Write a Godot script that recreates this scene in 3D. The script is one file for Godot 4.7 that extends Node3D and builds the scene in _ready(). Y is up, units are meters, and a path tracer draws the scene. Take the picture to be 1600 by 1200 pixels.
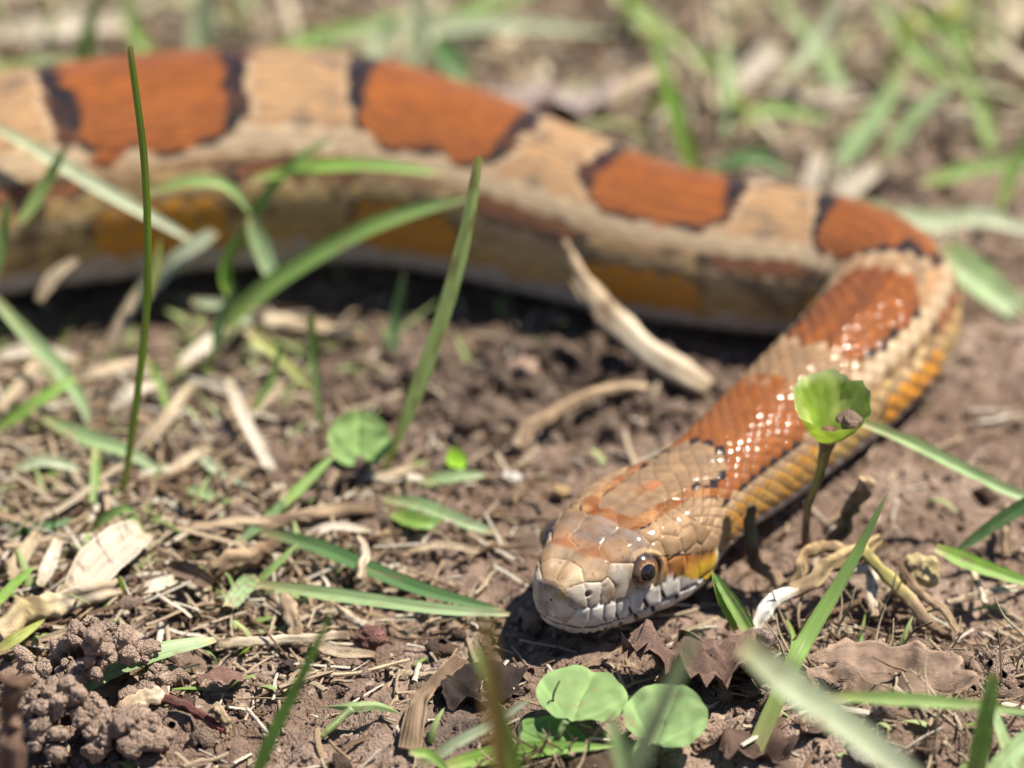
extends Node3D

# Lengths below are in millimetres; V() turns them into metres.
const MM := 0.001
var taken := {}
var rng := RandomNumberGenerator.new()
var noise := FastNoiseLite.new()
var rough_noise := FastNoiseLite.new()
var clod_noise := FastNoiseLite.new()
var mats := {}


func V(x: float, y: float, z: float) -> Vector3:
	return Vector3(x, y, z)


func C(r: float, g: float, b: float) -> Color:
	return Color(r, g, b, 1.0)


func numbered(called: String) -> String:
	var n: int = taken.get(called, 0)
	taken[called] = n + 1
	return called if n == 0 else "%s_%03d" % [called, n]


func describe(o: Node3D, label: String, category: String, group := "") -> Node3D:
	o.set_meta("label", label)
	o.set_meta("category", category)
	if group != "":
		o.set_meta("group", group)
	return o


func base_node(called: String, at: Vector3) -> Node3D:
	var o := Node3D.new()
	o.name = numbered(called)
	o.position = at * MM
	add_child(o, true)
	return o


# A mesh as a top-level thing, standing at its first point.
func put(called: String, mesh: Mesh, mat: Material, at: Vector3) -> MeshInstance3D:
	var o := MeshInstance3D.new()
	o.name = numbered(called)
	o.mesh = mesh
	o.material_override = mat
	o.position = at * MM
	add_child(o, true)
	return o


func part(called: String, mesh: Mesh, mat: Material, parent: Node3D, at := Vector3.ZERO) -> MeshInstance3D:
	var o := MeshInstance3D.new()
	o.name = called
	o.mesh = mesh
	o.material_override = mat
	o.position = at * MM
	parent.add_child(o, true)
	return o


# A surface over a grid of nu x nv points (u runs slowest); normals look along dv x du, or the other way when flipped.
func sheet(nu: int, nv: int, pos: PackedVector3Array, col: PackedColorArray, origin: Vector3, wrap := false, flip := false) -> ArrayMesh:
	var p := PackedVector3Array()
	p.resize(nu * nv)
	for i in nu * nv:
		p[i] = (pos[i] - origin) * MM
	var nor := PackedVector3Array()
	nor.resize(nu * nv)
	var sgn := -1.0 if flip else 1.0
	for i in nu:
		var i0 := maxi(i - 1, 0) * nv
		var i1 := mini(i + 1, nu - 1) * nv
		var row := i * nv
		for j in nv:
			var j0 := j - 1
			var j1 := j + 1
			if wrap:
				if j == 0: j0 = nv - 2
				if j == nv - 1: j1 = 1
			else:
				if j == 0: j0 = 0
				if j == nv - 1: j1 = j
			var n := (p[row + j1] - p[row + j0]).cross(p[i1 + j] - p[i0 + j]) * sgn
			var ln := n.length()
			nor[row + j] = n / ln if ln > 1e-20 else Vector3.UP
	var idx := PackedInt32Array()
	idx.resize((nu - 1) * (nv - 1) * 6)
	var k := 0
	for i in nu - 1:
		for j in nv - 1:
			var a := i * nv + j
			var b := a + nv
			var c := a + 1
			var d := b + 1
			if flip:
				idx[k] = a; idx[k + 1] = c; idx[k + 2] = b
				idx[k + 3] = b; idx[k + 4] = c; idx[k + 5] = d
			else:
				idx[k] = a; idx[k + 1] = b; idx[k + 2] = c
				idx[k + 3] = b; idx[k + 4] = d; idx[k + 5] = c
			k += 6
	var arr := []
	arr.resize(Mesh.ARRAY_MAX)
	arr[Mesh.ARRAY_VERTEX] = p
	arr[Mesh.ARRAY_NORMAL] = nor
	arr[Mesh.ARRAY_COLOR] = col
	arr[Mesh.ARRAY_INDEX] = idx
	var m := ArrayMesh.new()
	m.add_surface_from_arrays(Mesh.PRIMITIVE_TRIANGLES, arr)
	return m


func spline(pts: Array, t: float) -> Vector3:
	var n := pts.size() - 1
	var x := clampf(t, 0.0, 1.0) * n
	var i := mini(int(x), n - 1)
	var f := x - i
	var p1: Vector3 = pts[i]
	var p2: Vector3 = pts[i + 1]
	var p0: Vector3 = pts[i - 1] if i > 0 else p1 * 2.0 - p2
	var p3: Vector3 = pts[i + 2] if i + 2 <= n else p2 * 2.0 - p1
	return p1.cubic_interpolate(p2, p0, p3, f)


func table(t: Array, x: float) -> float:
	var i := 0
	while i < t.size() - 2 and t[i + 1][0] < x:
		i += 1
	var a: Array = t[i]
	var b: Array = t[i + 1]
	var f := clampf((x - a[0]) / (b[0] - a[0]), 0.0, 1.0)
	return lerpf(a[1], b[1], f)


func smoothtable(t: Array, x: float) -> float:
	var n := t.size()
	var i := 0
	while i < n - 2 and t[i + 1][0] < x:
		i += 1
	var x0: float = t[i][0]
	var x1: float = t[i + 1][0]
	var y0: float = t[i][1]
	var y1: float = t[i + 1][1]
	var m0: float = (y1 - t[i - 1][1]) / (x1 - t[i - 1][0]) if i > 0 else (y1 - y0) / (x1 - x0)
	var m1: float = (t[i + 2][1] - y0) / (t[i + 2][0] - x0) if i + 2 < n else (y1 - y0) / (x1 - x0)
	var h := x1 - x0
	var f := clampf((x - x0) / h, 0.0, 1.0)
	var f2 := f * f
	var f3 := f2 * f
	return (2 * f3 - 3 * f2 + 1) * y0 + (f3 - 2 * f2 + f) * h * m0 + (-2 * f3 + 3 * f2) * y1 + (f3 - f2) * h * m1


func gauss(x: float, z: float, cx: float, cz: float, rx: float, rz: float) -> float:
	var a := (x - cx) / rx
	var b := (z - cz) / rz
	return exp(-(a * a + b * b))


# ---------------------------------------------------------------- soil
func clumpy(x: float, z: float) -> float:
	return clampf(gauss(x, z, 6, 2, 22, 9) * 1.3 + gauss(x, z, -28, 22, 22, 16) * 0.8 + gauss(x, z, 44, 66, 22, 9) * 0.7 + gauss(x, z, -46, 70, 12, 8) * 0.5 + 0.12 + maxf(0.0, (-30.0 - z) / 60.0), 0.0, 1.0)


func ground_h(x: float, z: float) -> float:
	var h := noise.get_noise_2d(x * 1.0, z * 1.0) * 2.2
	h += noise.get_noise_2d(x * 5.0 + 300.0, z * 5.0) * 1.0
	var c := clumpy(x, z)
	h += rough_noise.get_noise_2d(x, z) * (0.55 + 1.6 * c)
	var k := clod_noise.get_noise_2d(x, z)
	h += maxf(0.0, -k - 0.35) * 3.0 * c
	# fissured crust on the smooth mud
	var r := 1.0 - absf(rough_noise.get_noise_2d(x * 0.45 + 90.0, z * 0.9 - 40.0))
	h -= pow(r, 9.0) * 0.9 * (1.0 - c)
	h += gauss(x, z, 42, 78, 15, 5.5) * 4.2
	h += gauss(x, z, 4, 4, 8, 4) * -2.0
	h -= gauss(x, z, 2, 58, 12, 14) * 0.6
	return h - 0.6


func ground_color(x: float, z: float, h: float) -> Color:
	var a := noise.get_noise_2d(x * 2.2 - 50.0, z * 2.2 + 20.0) * 0.5 + 0.5
	var b := rough_noise.get_noise_2d(x * 1.7 + 11.0, z * 1.7) * 0.5 + 0.5
	var c := C(0.158, 0.108, 0.082).lerp(C(0.26, 0.189, 0.151), smoothstep(0.35, 0.75, a))
	c = c.lerp(C(0.075, 0.048, 0.037), smoothstep(0.45, 0.85, b) * 0.75)
	var f := rough_noise.get_noise_2d(x * 6.0 - 33.0, z * 6.0)
	c = c * (1.0 + f * 0.35)
	var s := rough_noise.get_noise_2d(x * 9.0 + 500.0, z * 9.0 + 80.0)
	if s > 0.52:
		c = c.lerp(C(0.50, 0.42, 0.35), 0.55)
	c = c * (1.0 - 0.42 * clampf(gauss(x, z, 4, 0, 24, 11) + gauss(x, z, -20, -18, 40, 9), 0.0, 1.0))  # clumpy soil is darker; shade along the body's front is painted in too
	var wet := gauss(x, z, -4, 78, 8, 7)  # soil colour darkens smoothly round one spot before the snout
	c = c.lerp(C(0.045, 0.032, 0.028), wet * 0.92)
	c.a = 1.0
	return c


func axis_steps(lo: float, hi: float, fine_lo: float, fine_hi: float, step: float) -> PackedFloat32Array:
	var a := PackedFloat32Array()
	var x := fine_lo
	var s := step
	var left := []
	while x > lo:
		s *= 1.07
		x -= s
		left.append(maxf(x, lo))
	left.reverse()
	for v in left: a.append(v)
	x = fine_lo
	while x < fine_hi:
		a.append(x)
		x += step
	s = step
	while x < hi:
		a.append(x)
		s *= 1.07
		x += s
	a.append(hi)
	return a


func build_ground() -> void:
	var xs := axis_steps(-60000, 60000, -82, 82, 0.55)
	var zs := axis_steps(-60000, 60000, -125, 100, 0.55)
	var nu := zs.size()
	var nv := xs.size()
	var pos := PackedVector3Array()
	var col := PackedColorArray()
	pos.resize(nu * nv)
	col.resize(nu * nv)
	var k := 0
	for i in nu:
		var z := zs[i]
		for j in nv:
			var x := xs[j]
			var h := ground_h(x, z) if absf(x) < 400 and absf(z) < 400 else -0.6
			pos[k] = Vector3(x, h, z)
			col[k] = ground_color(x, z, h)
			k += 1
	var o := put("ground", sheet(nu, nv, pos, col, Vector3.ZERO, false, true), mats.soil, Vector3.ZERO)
	o.set_meta("kind", "structure")
	o.set_meta("label", "brown clay soil with crumbs and cracks")


func lump_mesh(seed_at: float, bump: float, flat := 1.0, nu := 9, nv := 13) -> ArrayMesh:
	var pos := PackedVector3Array()
	var col := PackedColorArray()
	for i in nu:
		var th := PI * i / (nu - 1)
		for j in nv:
			var ph := TAU * (j % (nv - 1)) / (nv - 1)
			var d := Vector3(sin(th) * cos(ph), cos(th), sin(th) * sin(ph))
			var n := noise.get_noise_3d(d.x * 60.0 + seed_at * 91.0, d.y * 60.0, d.z * 60.0) + 0.45 * noise.get_noise_3d(d.x * 150.0, d.y * 150.0 + seed_at * 71.0, d.z * 150.0)
			var fine := rough_noise.get_noise_3d(d.x * 7.0 + seed_at * 13.0, d.y * 7.0, d.z * 7.0)
			pos.append(d * (1.0 + bump * n + bump * 0.5 * fine) * Vector3(1, flat, 1))
			var s := 1.0 + 0.35 * noise.get_noise_3d(d.x * 220.0, d.y * 220.0, d.z * 220.0 + seed_at * 37.0)
			col.append(Color(s, s, s, 1.0))
	return sheet(nu, nv, pos, col, Vector3.ZERO, true, false)


func scatter(called: String, label: String, meshes: Array, mat: Material, count: int, place: Callable) -> void:
	# one heap of loose bits nobody could count, a MultiMesh for each of its shapes joined under one node
	var o := base_node(called, Vector3.ZERO)
	o.set_meta("kind", "stuff")
	o.set_meta("label", label)
	var v := 0
	for mesh in meshes:
		var mm := MultiMesh.new()
		mm.transform_format = MultiMesh.TRANSFORM_3D
		mm.use_colors = true
		mm.mesh = mesh
		mm.instance_count = count / meshes.size()
		for i in mm.instance_count:
			var got: Array = place.call()
			mm.set_instance_transform(i, got[0])
			mm.set_instance_color(i, got[1])
		var inst := MultiMeshInstance3D.new()
		inst.name = called + "_bits" if v == 0 else "%s_bits_%03d" % [called, v]
		inst.multimesh = mm
		inst.material_override = mat
		inst.set_meta("kind", "stuff")
		o.add_child(inst, true)
		v += 1


func random_basis(r: float, sx: float, sy: float, sz: float) -> Basis:
	return (Basis.from_euler(Vector3(rng.randf() * TAU, rng.randf() * TAU, rng.randf() * TAU)) * Basis.from_scale(Vector3(sx, sy, sz) * r * MM))


func soil_tint() -> Color:
	var c := C(0.165, 0.114, 0.087).lerp(C(0.29, 0.215, 0.174), rng.randf())
	if rng.randf() < 0.25: c = C(0.09, 0.06, 0.045)
	return c


func place_crumb() -> Array:
	var x := 0.0
	var z := 0.0
	for tries in 12:
		x = rng.randf_range(-78, 78)
		z = rng.randf_range(-118, 95)
		if rng.randf() < clumpy(x, z) * 0.8 + 0.12: break
	var big := pow(rng.randf(), 5.0)
	var r := 0.16 + 1.0 * big * (0.35 + clumpy(x, z))
	return [Transform3D(random_basis(r, 1.0, rng.randf_range(0.6, 1.0), rng.randf_range(0.7, 1.2)), V(x, ground_h(x, z) + r * 0.35, z) * MM), soil_tint() * (1.0 - 0.42 * clampf(gauss(x, z, 4, 0, 24, 11) + gauss(x, z, -20, -18, 40, 9) + gauss(x, z, -4, 78, 8, 7), 0.0, 1.0))]  # crumbs darken with the ground, painted shade before the body included


func place_clod() -> Array:
	var x := 0.0
	var z := 0.0
	for tries in 30:
		x = rng.randf_range(-60, 60)
		z = rng.randf_range(-60, 95)
		if rng.randf() < clumpy(x, z) - 0.25: break
	var r := rng.randf_range(0.7, 1.9)
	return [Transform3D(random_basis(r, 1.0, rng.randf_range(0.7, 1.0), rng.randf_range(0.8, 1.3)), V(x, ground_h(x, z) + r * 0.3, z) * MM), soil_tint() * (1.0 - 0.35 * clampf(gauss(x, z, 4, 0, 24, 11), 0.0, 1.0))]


func place_straw() -> Array:
	var x := 0.0
	var z := 0.0
	for tries in 20:
		x = rng.randf_range(-75, 75)
		z = rng.randf_range(-120, 95)
		var d := gauss(x, z, -45, 33, 32, 28) * 1.6 + 0.10 + maxf(0.0, (-35.0 - z) / 50.0) + gauss(x, z, 45, 62, 16, 12) * 0.7
		if rng.randf() < d: break
	var l := (1.2 + 7.0 * pow(rng.randf(), 1.6)) * (1.0 + 1.7 * gauss(x, z, -47, 26, 30, 24) * rng.randf() + 0.8 * smoothstep(-40.0, -70.0, z))
	var b := Basis(Vector3.UP, rng.randf() * TAU) * Basis(Vector3.RIGHT, rng.randfn(0.0, 0.22)) * Basis(Vector3.FORWARD, rng.randfn(0.0, 0.5))
	b = b * Basis.from_scale(Vector3(rng.randf_range(0.2, 0.7) * (0.7 + l * 0.10), rng.randf_range(0.2, 0.5), l) * MM)
	var c := C(0.42, 0.30, 0.19).lerp(C(0.58, 0.48, 0.36), rng.randf())
	if rng.randf() < 0.3: c = C(0.20, 0.13, 0.085)
	elif rng.randf() < 0.2: c = C(0.74, 0.67, 0.56)
	return [Transform3D(b, V(x, ground_h(x, z) + rng.randf_range(0.2, 1.0) + 1.6 * gauss(x, z, -47, 30, 24, 22) * rng.randf(), z) * MM), c]


func place_shoot() -> Array:
	var x := 0.0
	var z := 0.0
	for tries in 20:
		x = rng.randf_range(-70, 70)
		z = rng.randf_range(-28, 95)
		if (absf(x - 10.0) > 14.0 or z < 0.0) and rng.randf() < gauss(x, z, -42, 34, 26, 26) + 0.9 * gauss(x, z, -38, -10, 28, 9) + 0.25 * gauss(x, z, 40, 70, 20, 14): break
	var l := rng.randf_range(2.0, 7.0)
	var b := Basis(Vector3.UP, rng.randf() * TAU) * Basis(Vector3.RIGHT, rng.randfn(1.0, 0.4))
	b = b * Basis.from_scale(Vector3(rng.randf_range(0.3, 0.7), l, l) * MM)
	return [Transform3D(b, V(x, ground_h(x, z) + 0.3, z) * MM), C(0.17, 0.26, 0.07).lerp(C(0.36, 0.42, 0.20), rng.randf())]


# the same soil and litter a little way beyond what the photograph shows
func place_outer(r_low: float, r_high: float, flat: bool) -> Array:
	var a := rng.randf() * TAU
	var d := rng.randf_range(95, 240)
	var x := cos(a) * d
	var z := sin(a) * d
	if flat:
		var l := 1.5 + 8.0 * pow(rng.randf(), 1.6)
		var b := Basis(Vector3.UP, rng.randf() * TAU) * Basis(Vector3.RIGHT, rng.randfn(0.0, 0.2)) * Basis.from_scale(Vector3(0.7, 0.35, l) * MM)
		return [Transform3D(b, V(x, ground_h(x, z) + 0.4, z) * MM), C(0.30, 0.21, 0.14).lerp(C(0.60, 0.50, 0.37), rng.randf())]
	var r := lerpf(r_low, r_high, pow(rng.randf(), 4.0))
	return [Transform3D(random_basis(r, 1.0, rng.randf_range(0.6, 1.0), rng.randf_range(0.7, 1.2)), V(x, ground_h(x, z) + r * 0.35, z) * MM), soil_tint()]


func place_outer_crumb() -> Array:
	return place_outer(0.25, 1.8, false)


func place_outer_straw() -> Array:
	return place_outer(0.0, 0.0, true)


func place_rootlet() -> Array:
	var spot: Vector3 = [V(45, 0, 62), V(40, 0, 68), V(56, 0, 66), V(34, 0, 56), V(48, 0, 84), V(2, 0, 88)][rng.randi() % 6]
	var x := spot.x + rng.randfn(0.0, 5.0)
	var z := spot.z + rng.randfn(0.0, 4.0)
	var l := rng.randf_range(2.5, 8.0)
	var b := Basis(Vector3.UP, rng.randf() * TAU) * Basis(Vector3.RIGHT, rng.randfn(0.0, 0.3)) * Basis(Vector3.FORWARD, rng.randf() * TAU)
	b = b * Basis.from_scale(Vector3(l, l, l) * MM)
	var c := C(0.30, 0.21, 0.13).lerp(C(0.60, 0.51, 0.36), rng.randf())
	if rng.randf() < 0.35: c = C(0.14, 0.085, 0.06)
	return [Transform3D(b, V(x, ground_h(x, z) + rng.randf_range(0.2, 2.0), z) * MM), c]


func place_turf() -> Array:
	var x := 0.0
	var z := 0.0
	for tries in 8:
		x = rng.randf_range(-220, 220)
		z = -60.0 - 210.0 * rng.randf()
		var tuft := smoothstep(0.0, 0.35, noise.get_noise_2d(x * 4.0 + 700.0, z * 4.0))
		if rng.randf() < (gauss(x, z, 60, -85, 34, 40) + gauss(x, z, -50, -100, 70, 25) + 0.1 + 0.8 * smoothstep(-125.0, -150.0, z) + 0.7 * smoothstep(95.0, 120.0, absf(x))) * tuft: break
	var l := rng.randf_range(7, 20)
	var b := Basis(Vector3.UP, rng.randf() * TAU) * Basis(Vector3.RIGHT, rng.randfn(0.75, 0.45))
	b = b * Basis.from_scale(Vector3(rng.randf_range(0.7, 1.6), l, l) * MM)
	var c := C(0.24, 0.30, 0.12).lerp(C(0.44, 0.48, 0.32), rng.randf())
	if rng.randf() < 0.35: c = C(0.66, 0.56, 0.44)
	return [Transform3D(b, V(x, ground_h(x, z) - 0.4, z) * MM), c]


# ---------------------------------------------------------------- blades, stalks, leaves
# A blade along a path: [width profile], folded along its midrib, ribbed by its veins.
func blade_mesh(pts: Array, w: float, base: Color, mid: Color, tip: Color, o: Dictionary) -> ArrayMesh:
	var segs: int = o.get("segs", 34)
	var nv := 11
	var face: Vector3 = o.get("face", Vector3(0.1, 0.75, 0.65))
	var twist: float = o.get("twist", 0.0)
	var roll: float = o.get("roll", 0.0)
	var cut: float = o.get("cut", 0.0)
	var fold: float = o.get("fold", 0.28)
	var root_w: float = o.get("root", 0.6)
	var wear: float = o.get("wear", 0.2)
	var seed_at := w * 31.7 + (pts[0] as Vector3).x * 3.1
	w *= 0.8
	var pos := PackedVector3Array()
	var col := PackedColorArray()
	for i in segs:
		var t := float(i) / (segs - 1)
		var p := spline(pts, t)
		var tan := (spline(pts, minf(t + 0.02, 1.0)) - spline(pts, maxf(t - 0.02, 0.0))).normalized()
		var side := tan.cross(face).normalized()
		side = side.rotated(tan, deg_to_rad(roll + twist * t))
		var up := side.cross(tan).normalized()
		var prof := lerpf(root_w, 1.0, smoothstep(0.0, 0.35, t)) * pow(maxf(1.0 - pow(t, 3.2), 0.0), 0.75)
		prof = lerpf(prof, lerpf(root_w, 1.0, smoothstep(0.0, 0.35, t)), cut)
		prof = maxf(prof, 0.03) * (1.0 + 0.07 * noise.get_noise_1d(t * 400.0 + seed_at))
		for j in nv:
			var x := (float(j) / (nv - 1)) * 2.0 - 1.0
			var rib := 0.035 * cos(x * PI * 6.0)
			var jag := 0.0
			if cut > 0.5 and i == segs - 1: jag = noise.get_noise_1d(x * 130.0 + seed_at) * w * 0.5
			pos.append(p + side * x * 0.5 * w * prof + up * (absf(x) * fold * 0.5 * w * prof - fold * 0.2 * w * prof + rib * w * prof * 0.5) + tan * jag)
			var c := base.lerp(mid, smoothstep(0.0, 0.4, t)).lerp(tip, smoothstep(0.6, 1.0, t))
			var stripe := 1.0 + 0.16 * cos(x * PI * 6.0) - (0.18 if absf(x) < 0.08 else 0.0)
			var blot := noise.get_noise_2d(t * 260.0 + seed_at, x * 26.0)
			c = c * stripe * (1.0 + 0.22 * blot)
			var d := rough_noise.get_noise_2d(t * 38.0 + seed_at * 3.0, x * 3.0)
			if not o.has("lush"): c = c.lerp(C(0.47, 0.38, 0.20), smoothstep(0.93 + 0.04 * blot, 1.0, t) * 0.85).lerp(C(0.40, 0.33, 0.19), smoothstep(0.16 + 0.06 * blot, 0.0, t) * 0.55)
			if d > 0.5 - wear: c = c.lerp(C(0.26, 0.19, 0.13), minf(1.0, (d - 0.5 + wear) * 6.0) * 0.8)
			c.a = 1.0
			col.append(c)
	return sheet(segs, nv, pos, col, pts[0])


const GREENS := {
	"fresh": [Color(0.24, 0.34, 0.07), Color(0.17, 0.32, 0.05), Color(0.21, 0.38, 0.09)],
	"stem": [Color(0.14, 0.17, 0.06), Color(0.15, 0.22, 0.05), Color(0.22, 0.30, 0.08)],
	"pale": [Color(0.28, 0.35, 0.16), Color(0.28, 0.40, 0.20), Color(0.36, 0.45, 0.28)],
	"dark": [Color(0.11, 0.17, 0.075), Color(0.10, 0.20, 0.08), Color(0.13, 0.23, 0.10)],
	"yellow": [Color(0.38, 0.32, 0.14), Color(0.32, 0.35, 0.10), Color(0.29, 0.35, 0.09)],
	"grey": [Color(0.36, 0.40, 0.26), Color(0.42, 0.48, 0.34), Color(0.41, 0.46, 0.34)],
	"brown": [Color(0.20, 0.17, 0.06), Color(0.27, 0.18, 0.07), Color(0.32, 0.22, 0.10)],
	"straw": [Color(0.48, 0.37, 0.25), Color(0.57, 0.46, 0.33), Color(0.50, 0.40, 0.28)],
	"bleached": [Color(0.66, 0.57, 0.45), Color(0.74, 0.66, 0.55), Color(0.68, 0.59, 0.47)],
	"bark": [Color(0.17, 0.115, 0.08), Color(0.22, 0.15, 0.11), Color(0.18, 0.12, 0.09)],
}


func grass(pts: Array, w: float, tone: String, label: String, o := {}) -> MeshInstance3D:
	var g: Array = GREENS[tone]
	if tone == "fresh":
		var dull := absf(sin(w * 12.7 + (pts[0] as Vector3).x))
		g = [(g[0] as Color).lerp(C(0.30, 0.34, 0.18), 0.45 * dull), (g[1] as Color).lerp(C(0.30, 0.37, 0.21), 0.45 * dull), (g[2] as Color).lerp(C(0.36, 0.42, 0.26), 0.5 * dull)]
	var dry: bool = tone in ["straw", "bleached", "bark"]
	var n := put(o.get("name", "dry_grass_strip" if dry else "grass_blade"), blade_mesh(pts, w, g[0], g[1], g[2], o), mats.dry if dry else mats.leaf, pts[0])
	describe(n, label, o.get("cat", "dry grass" if dry else "grass blade"), o.get("group", "dead grass pieces on the soil" if dry else "grass blades around the snake"))
	return n


func tube_mesh(pts: Array, radii: Array, colors: Array, bump: float, flat := 1.0, segs := 40, nv := 13, nodes := 0.0) -> ArrayMesh:
	var pos := PackedVector3Array()
	var col := PackedColorArray()
	var s0: float = (pts[0] as Vector3).x * 7.3 + (pts[0] as Vector3).z * 3.7
	for i in segs + 2:
		var end := i == 0 or i == segs + 1
		var t := clampf(float(i - 1) / (segs - 1), 0.0, 1.0)
		var p := spline(pts, t)
		var tan := (spline(pts, minf(t + 0.02, 1.0)) - spline(pts, maxf(t - 0.02, 0.0))).normalized()
		var side := tan.cross(Vector3(0.05, 0.8, 0.6)).normalized()
		var wob: float = bump * 2.2 * (radii[0] as float)
		p += Vector3(noise.get_noise_2d(t * 110.0 + s0, 3.0), noise.get_noise_2d(t * 110.0 + s0, 43.0), noise.get_noise_2d(t * 110.0 + s0, 83.0)) * wob
		var up := side.cross(tan).normalized()
		var x := t * (radii.size() - 1)
		var k := mini(int(x), radii.size() - 2)
		var r := lerpf(radii[k], radii[k + 1], x - k)
		if nodes > 0.0: r *= 1.0 + 0.22 * pow(absf(cos(t * PI * nodes)), 16.0)
		if end: r *= 0.02
		var y := t * (colors.size() - 1)
		var q := mini(int(y), colors.size() - 2)
		var c0: Color = (colors[q] as Color).lerp(colors[q + 1], y - q)
		for j in nv:
			var a := TAU * (j % (nv - 1)) / (nv - 1)
			var n := noise.get_noise_3d(cos(a) * 24.0 + s0, sin(a) * 24.0, t * 260.0 + s0)
			var rib := noise.get_noise_3d(cos(a) * 170.0, sin(a) * 170.0 + s0, t * 30.0)
			var rr := r * (1.0 + bump * 1.5 * n + bump * 1.1 * rib)
			pos.append(p + side * cos(a) * rr + up * sin(a) * rr * flat)
			var grit := rough_noise.get_noise_3d(cos(a) * r * 2.5 + s0, sin(a) * r * 2.5, t * segs * 0.35)
			var c := c0 * (1.0 + 0.55 * n + 1.3 * rib)
			if grit > 0.18 and bump > 0.11: c = c.lerp(C(0.17, 0.11, 0.08), minf(0.8, (grit - 0.18) * 4.0))
			c.a = 1.0
			col.append(c)
	return sheet(segs + 2, nv, pos, col, pts[0], true, true)


func stalk(called: String, pts: Array, radii: Array, colors: Array, label: String, cat: String, o := {}) -> MeshInstance3D:
	var n := put(called, tube_mesh(pts, radii, colors, o.get("bump", 0.25), o.get("flat", 0.8), o.get("segs", 40), 13, o.get("nodes", 0.0)), mats[o.get("mat", "dry")], pts[0])
	describe(n, label, cat, o.get("group", ""))
	return n


# A roundish leaf: rim by angle, cupped and wrinkled; face and tip give its attitude.
func leaf_mesh(center: Vector3, face: Vector3, tip: Vector3, length: float, width: float, notch: float, cup: float, tone: Color, edge: Color, seed_at: float) -> ArrayMesh:
	var nu := 22
	var nv := 57
	var up := face.normalized()
	var fwd := (tip - up * tip.dot(up)).normalized()
	var side := up.cross(fwd)
	var pos := PackedVector3Array()
	var col := PackedColorArray()
	for i in nu:
		var r := float(i) / (nu - 1)
		for j in nv:
			var a := TAU * (j % (nv - 1)) / (nv - 1)
			var rim := 1.0 - notch * exp(-pow(absf(PI - a) / 0.38, 2.0)) + 0.09 * noise.get_noise_2d(cos(a) * 45.0 + seed_at, sin(a) * 45.0)
			var x := sin(a) * r * rim * width * 0.5
			var y := cos(a) * r * rim * length * 0.5
			# veins fan out from the stalk
			var va := atan2(x, y + length * 0.5)
			var vein := pow(absf(cos(va * 4.5)), 24.0) * smoothstep(0.0, 0.2, r)
			var wr := noise.get_noise_2d(x * 14.0 + seed_at, y * 14.0)
			var h := cup * r * r + wr * 0.6 * r - vein * 0.16 - 0.25 * exp(-absf(x) * 2.5)
			pos.append(center + side * x + fwd * y + up * h)
			var c := tone.lerp(edge, smoothstep(0.75, 1.0, r)) * (1.0 + 0.14 * wr + 0.26 * vein + 0.12 * rough_noise.get_noise_2d(x * 2.0 + seed_at, y * 2.0))
			var d := rough_noise.get_noise_2d(x * 1.3 + seed_at * 2.0, y * 1.3)
			if d > 0.46: c = c.lerp(C(0.27, 0.19, 0.11), 0.5)
			c.a = 1.0
			col.append(c)
	return sheet(nu, nv, pos, col, center, true, true)


func round_leaf(called: String, center: Vector3, face: Vector3, tip: Vector3, length: float, width: float, stem: Array, label: String, tone: Color, o := {}) -> Node3D:
	var root := base_node(called, stem[0] if stem.size() else center)
	var at := root.position / MM
	part("leaf", leaf_mesh(center, face, tip, length, width, o.get("notch", 0.2), o.get("cup", 0.7), tone, tone * 1.15, center.x * 13.0), mats.matte_leaf, root, center - at)
	if stem.size():
		part("stem", tube_mesh(stem, o.get("radii", [0.45, 0.4, 0.4]), [C(0.22, 0.27, 0.10), tone], 0.12, 1.0, 24), mats.leaf, root)
	describe(root, label, "seedling" if stem.size() else "leaf", o.get("group", ""))
	return root


# ---------------------------------------------------------------- the snake
const SPINE := [
	Vector3(4.4, 7.2, 61.3), Vector3(9.6, 7.1, 54.0), Vector3(15.0, 6.9, 46.7), Vector3(21.6, 6.7, 38.2), Vector3(28.3, 7.1, 29.0), Vector3(34.5, 7.7, 20.0), Vector3(40.2, 8.2, 11.6),
	Vector3(44.6, 8.5, 3.4), Vector3(46.7, 8.7, -4.0), Vector3(44.6, 8.8, -10.0), Vector3(38.5, 9.0, -14.0), Vector3(28.3, 9.4, -16.0), Vector3(16.1, 10.0, -19.4), Vector3(4.1, 11.0, -25.4),
	Vector3(-8.2, 12.2, -31.3), Vector3(-20.5, 13.2, -34.6), Vector3(-34, 13.8, -34.0), Vector3(-49, 13.8, -31.4), Vector3(-64, 13.6, -27.5), Vector3(-78, 13.4, -22), Vector3(-90, 13, -13), Vector3(-99, 12.4, -1)]
# half width, height above and depth below the axis, by the distance from the snout's tip
const HALF_W := [[0.0, 0.0], [0.15, 1.55], [0.5, 2.55], [1.0, 3.05], [2.0, 3.7], [4.0, 4.45], [6.0, 5.1], [9.0, 6.1], [12.0, 7.05], [16.0, 8.0], [19.0, 8.3], [22.0, 7.9], [25.0, 7.0], [28.5, 6.45], [33.0, 6.35], [39.0, 6.8], [47.0, 7.4], [60.0, 8.2], [75.0, 8.6], [95.0, 9.2], [118.0, 10.2], [137.0, 11.7], [155.0, 13.3], [170.0, 14.1], [205.0, 14.0], [250.0, 13.0]]
const TOP := [[0.0, 0.0], [0.15, 1.35], [0.5, 2.1], [1.0, 2.35], [2.0, 2.9], [4.0, 3.55], [6.0, 4.2], [9.0, 4.95], [12.0, 5.45], [16.0, 5.6], [20.0, 5.6], [26.0, 5.9], [32.0, 6.4], [40.0, 7.1], [60.0, 8.2], [75.0, 8.6], [95.0, 9.2], [118.0, 10.2], [137.0, 11.7], [155.0, 13.3], [170.0, 14.1], [205.0, 14.0], [250.0, 13.0]]
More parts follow.
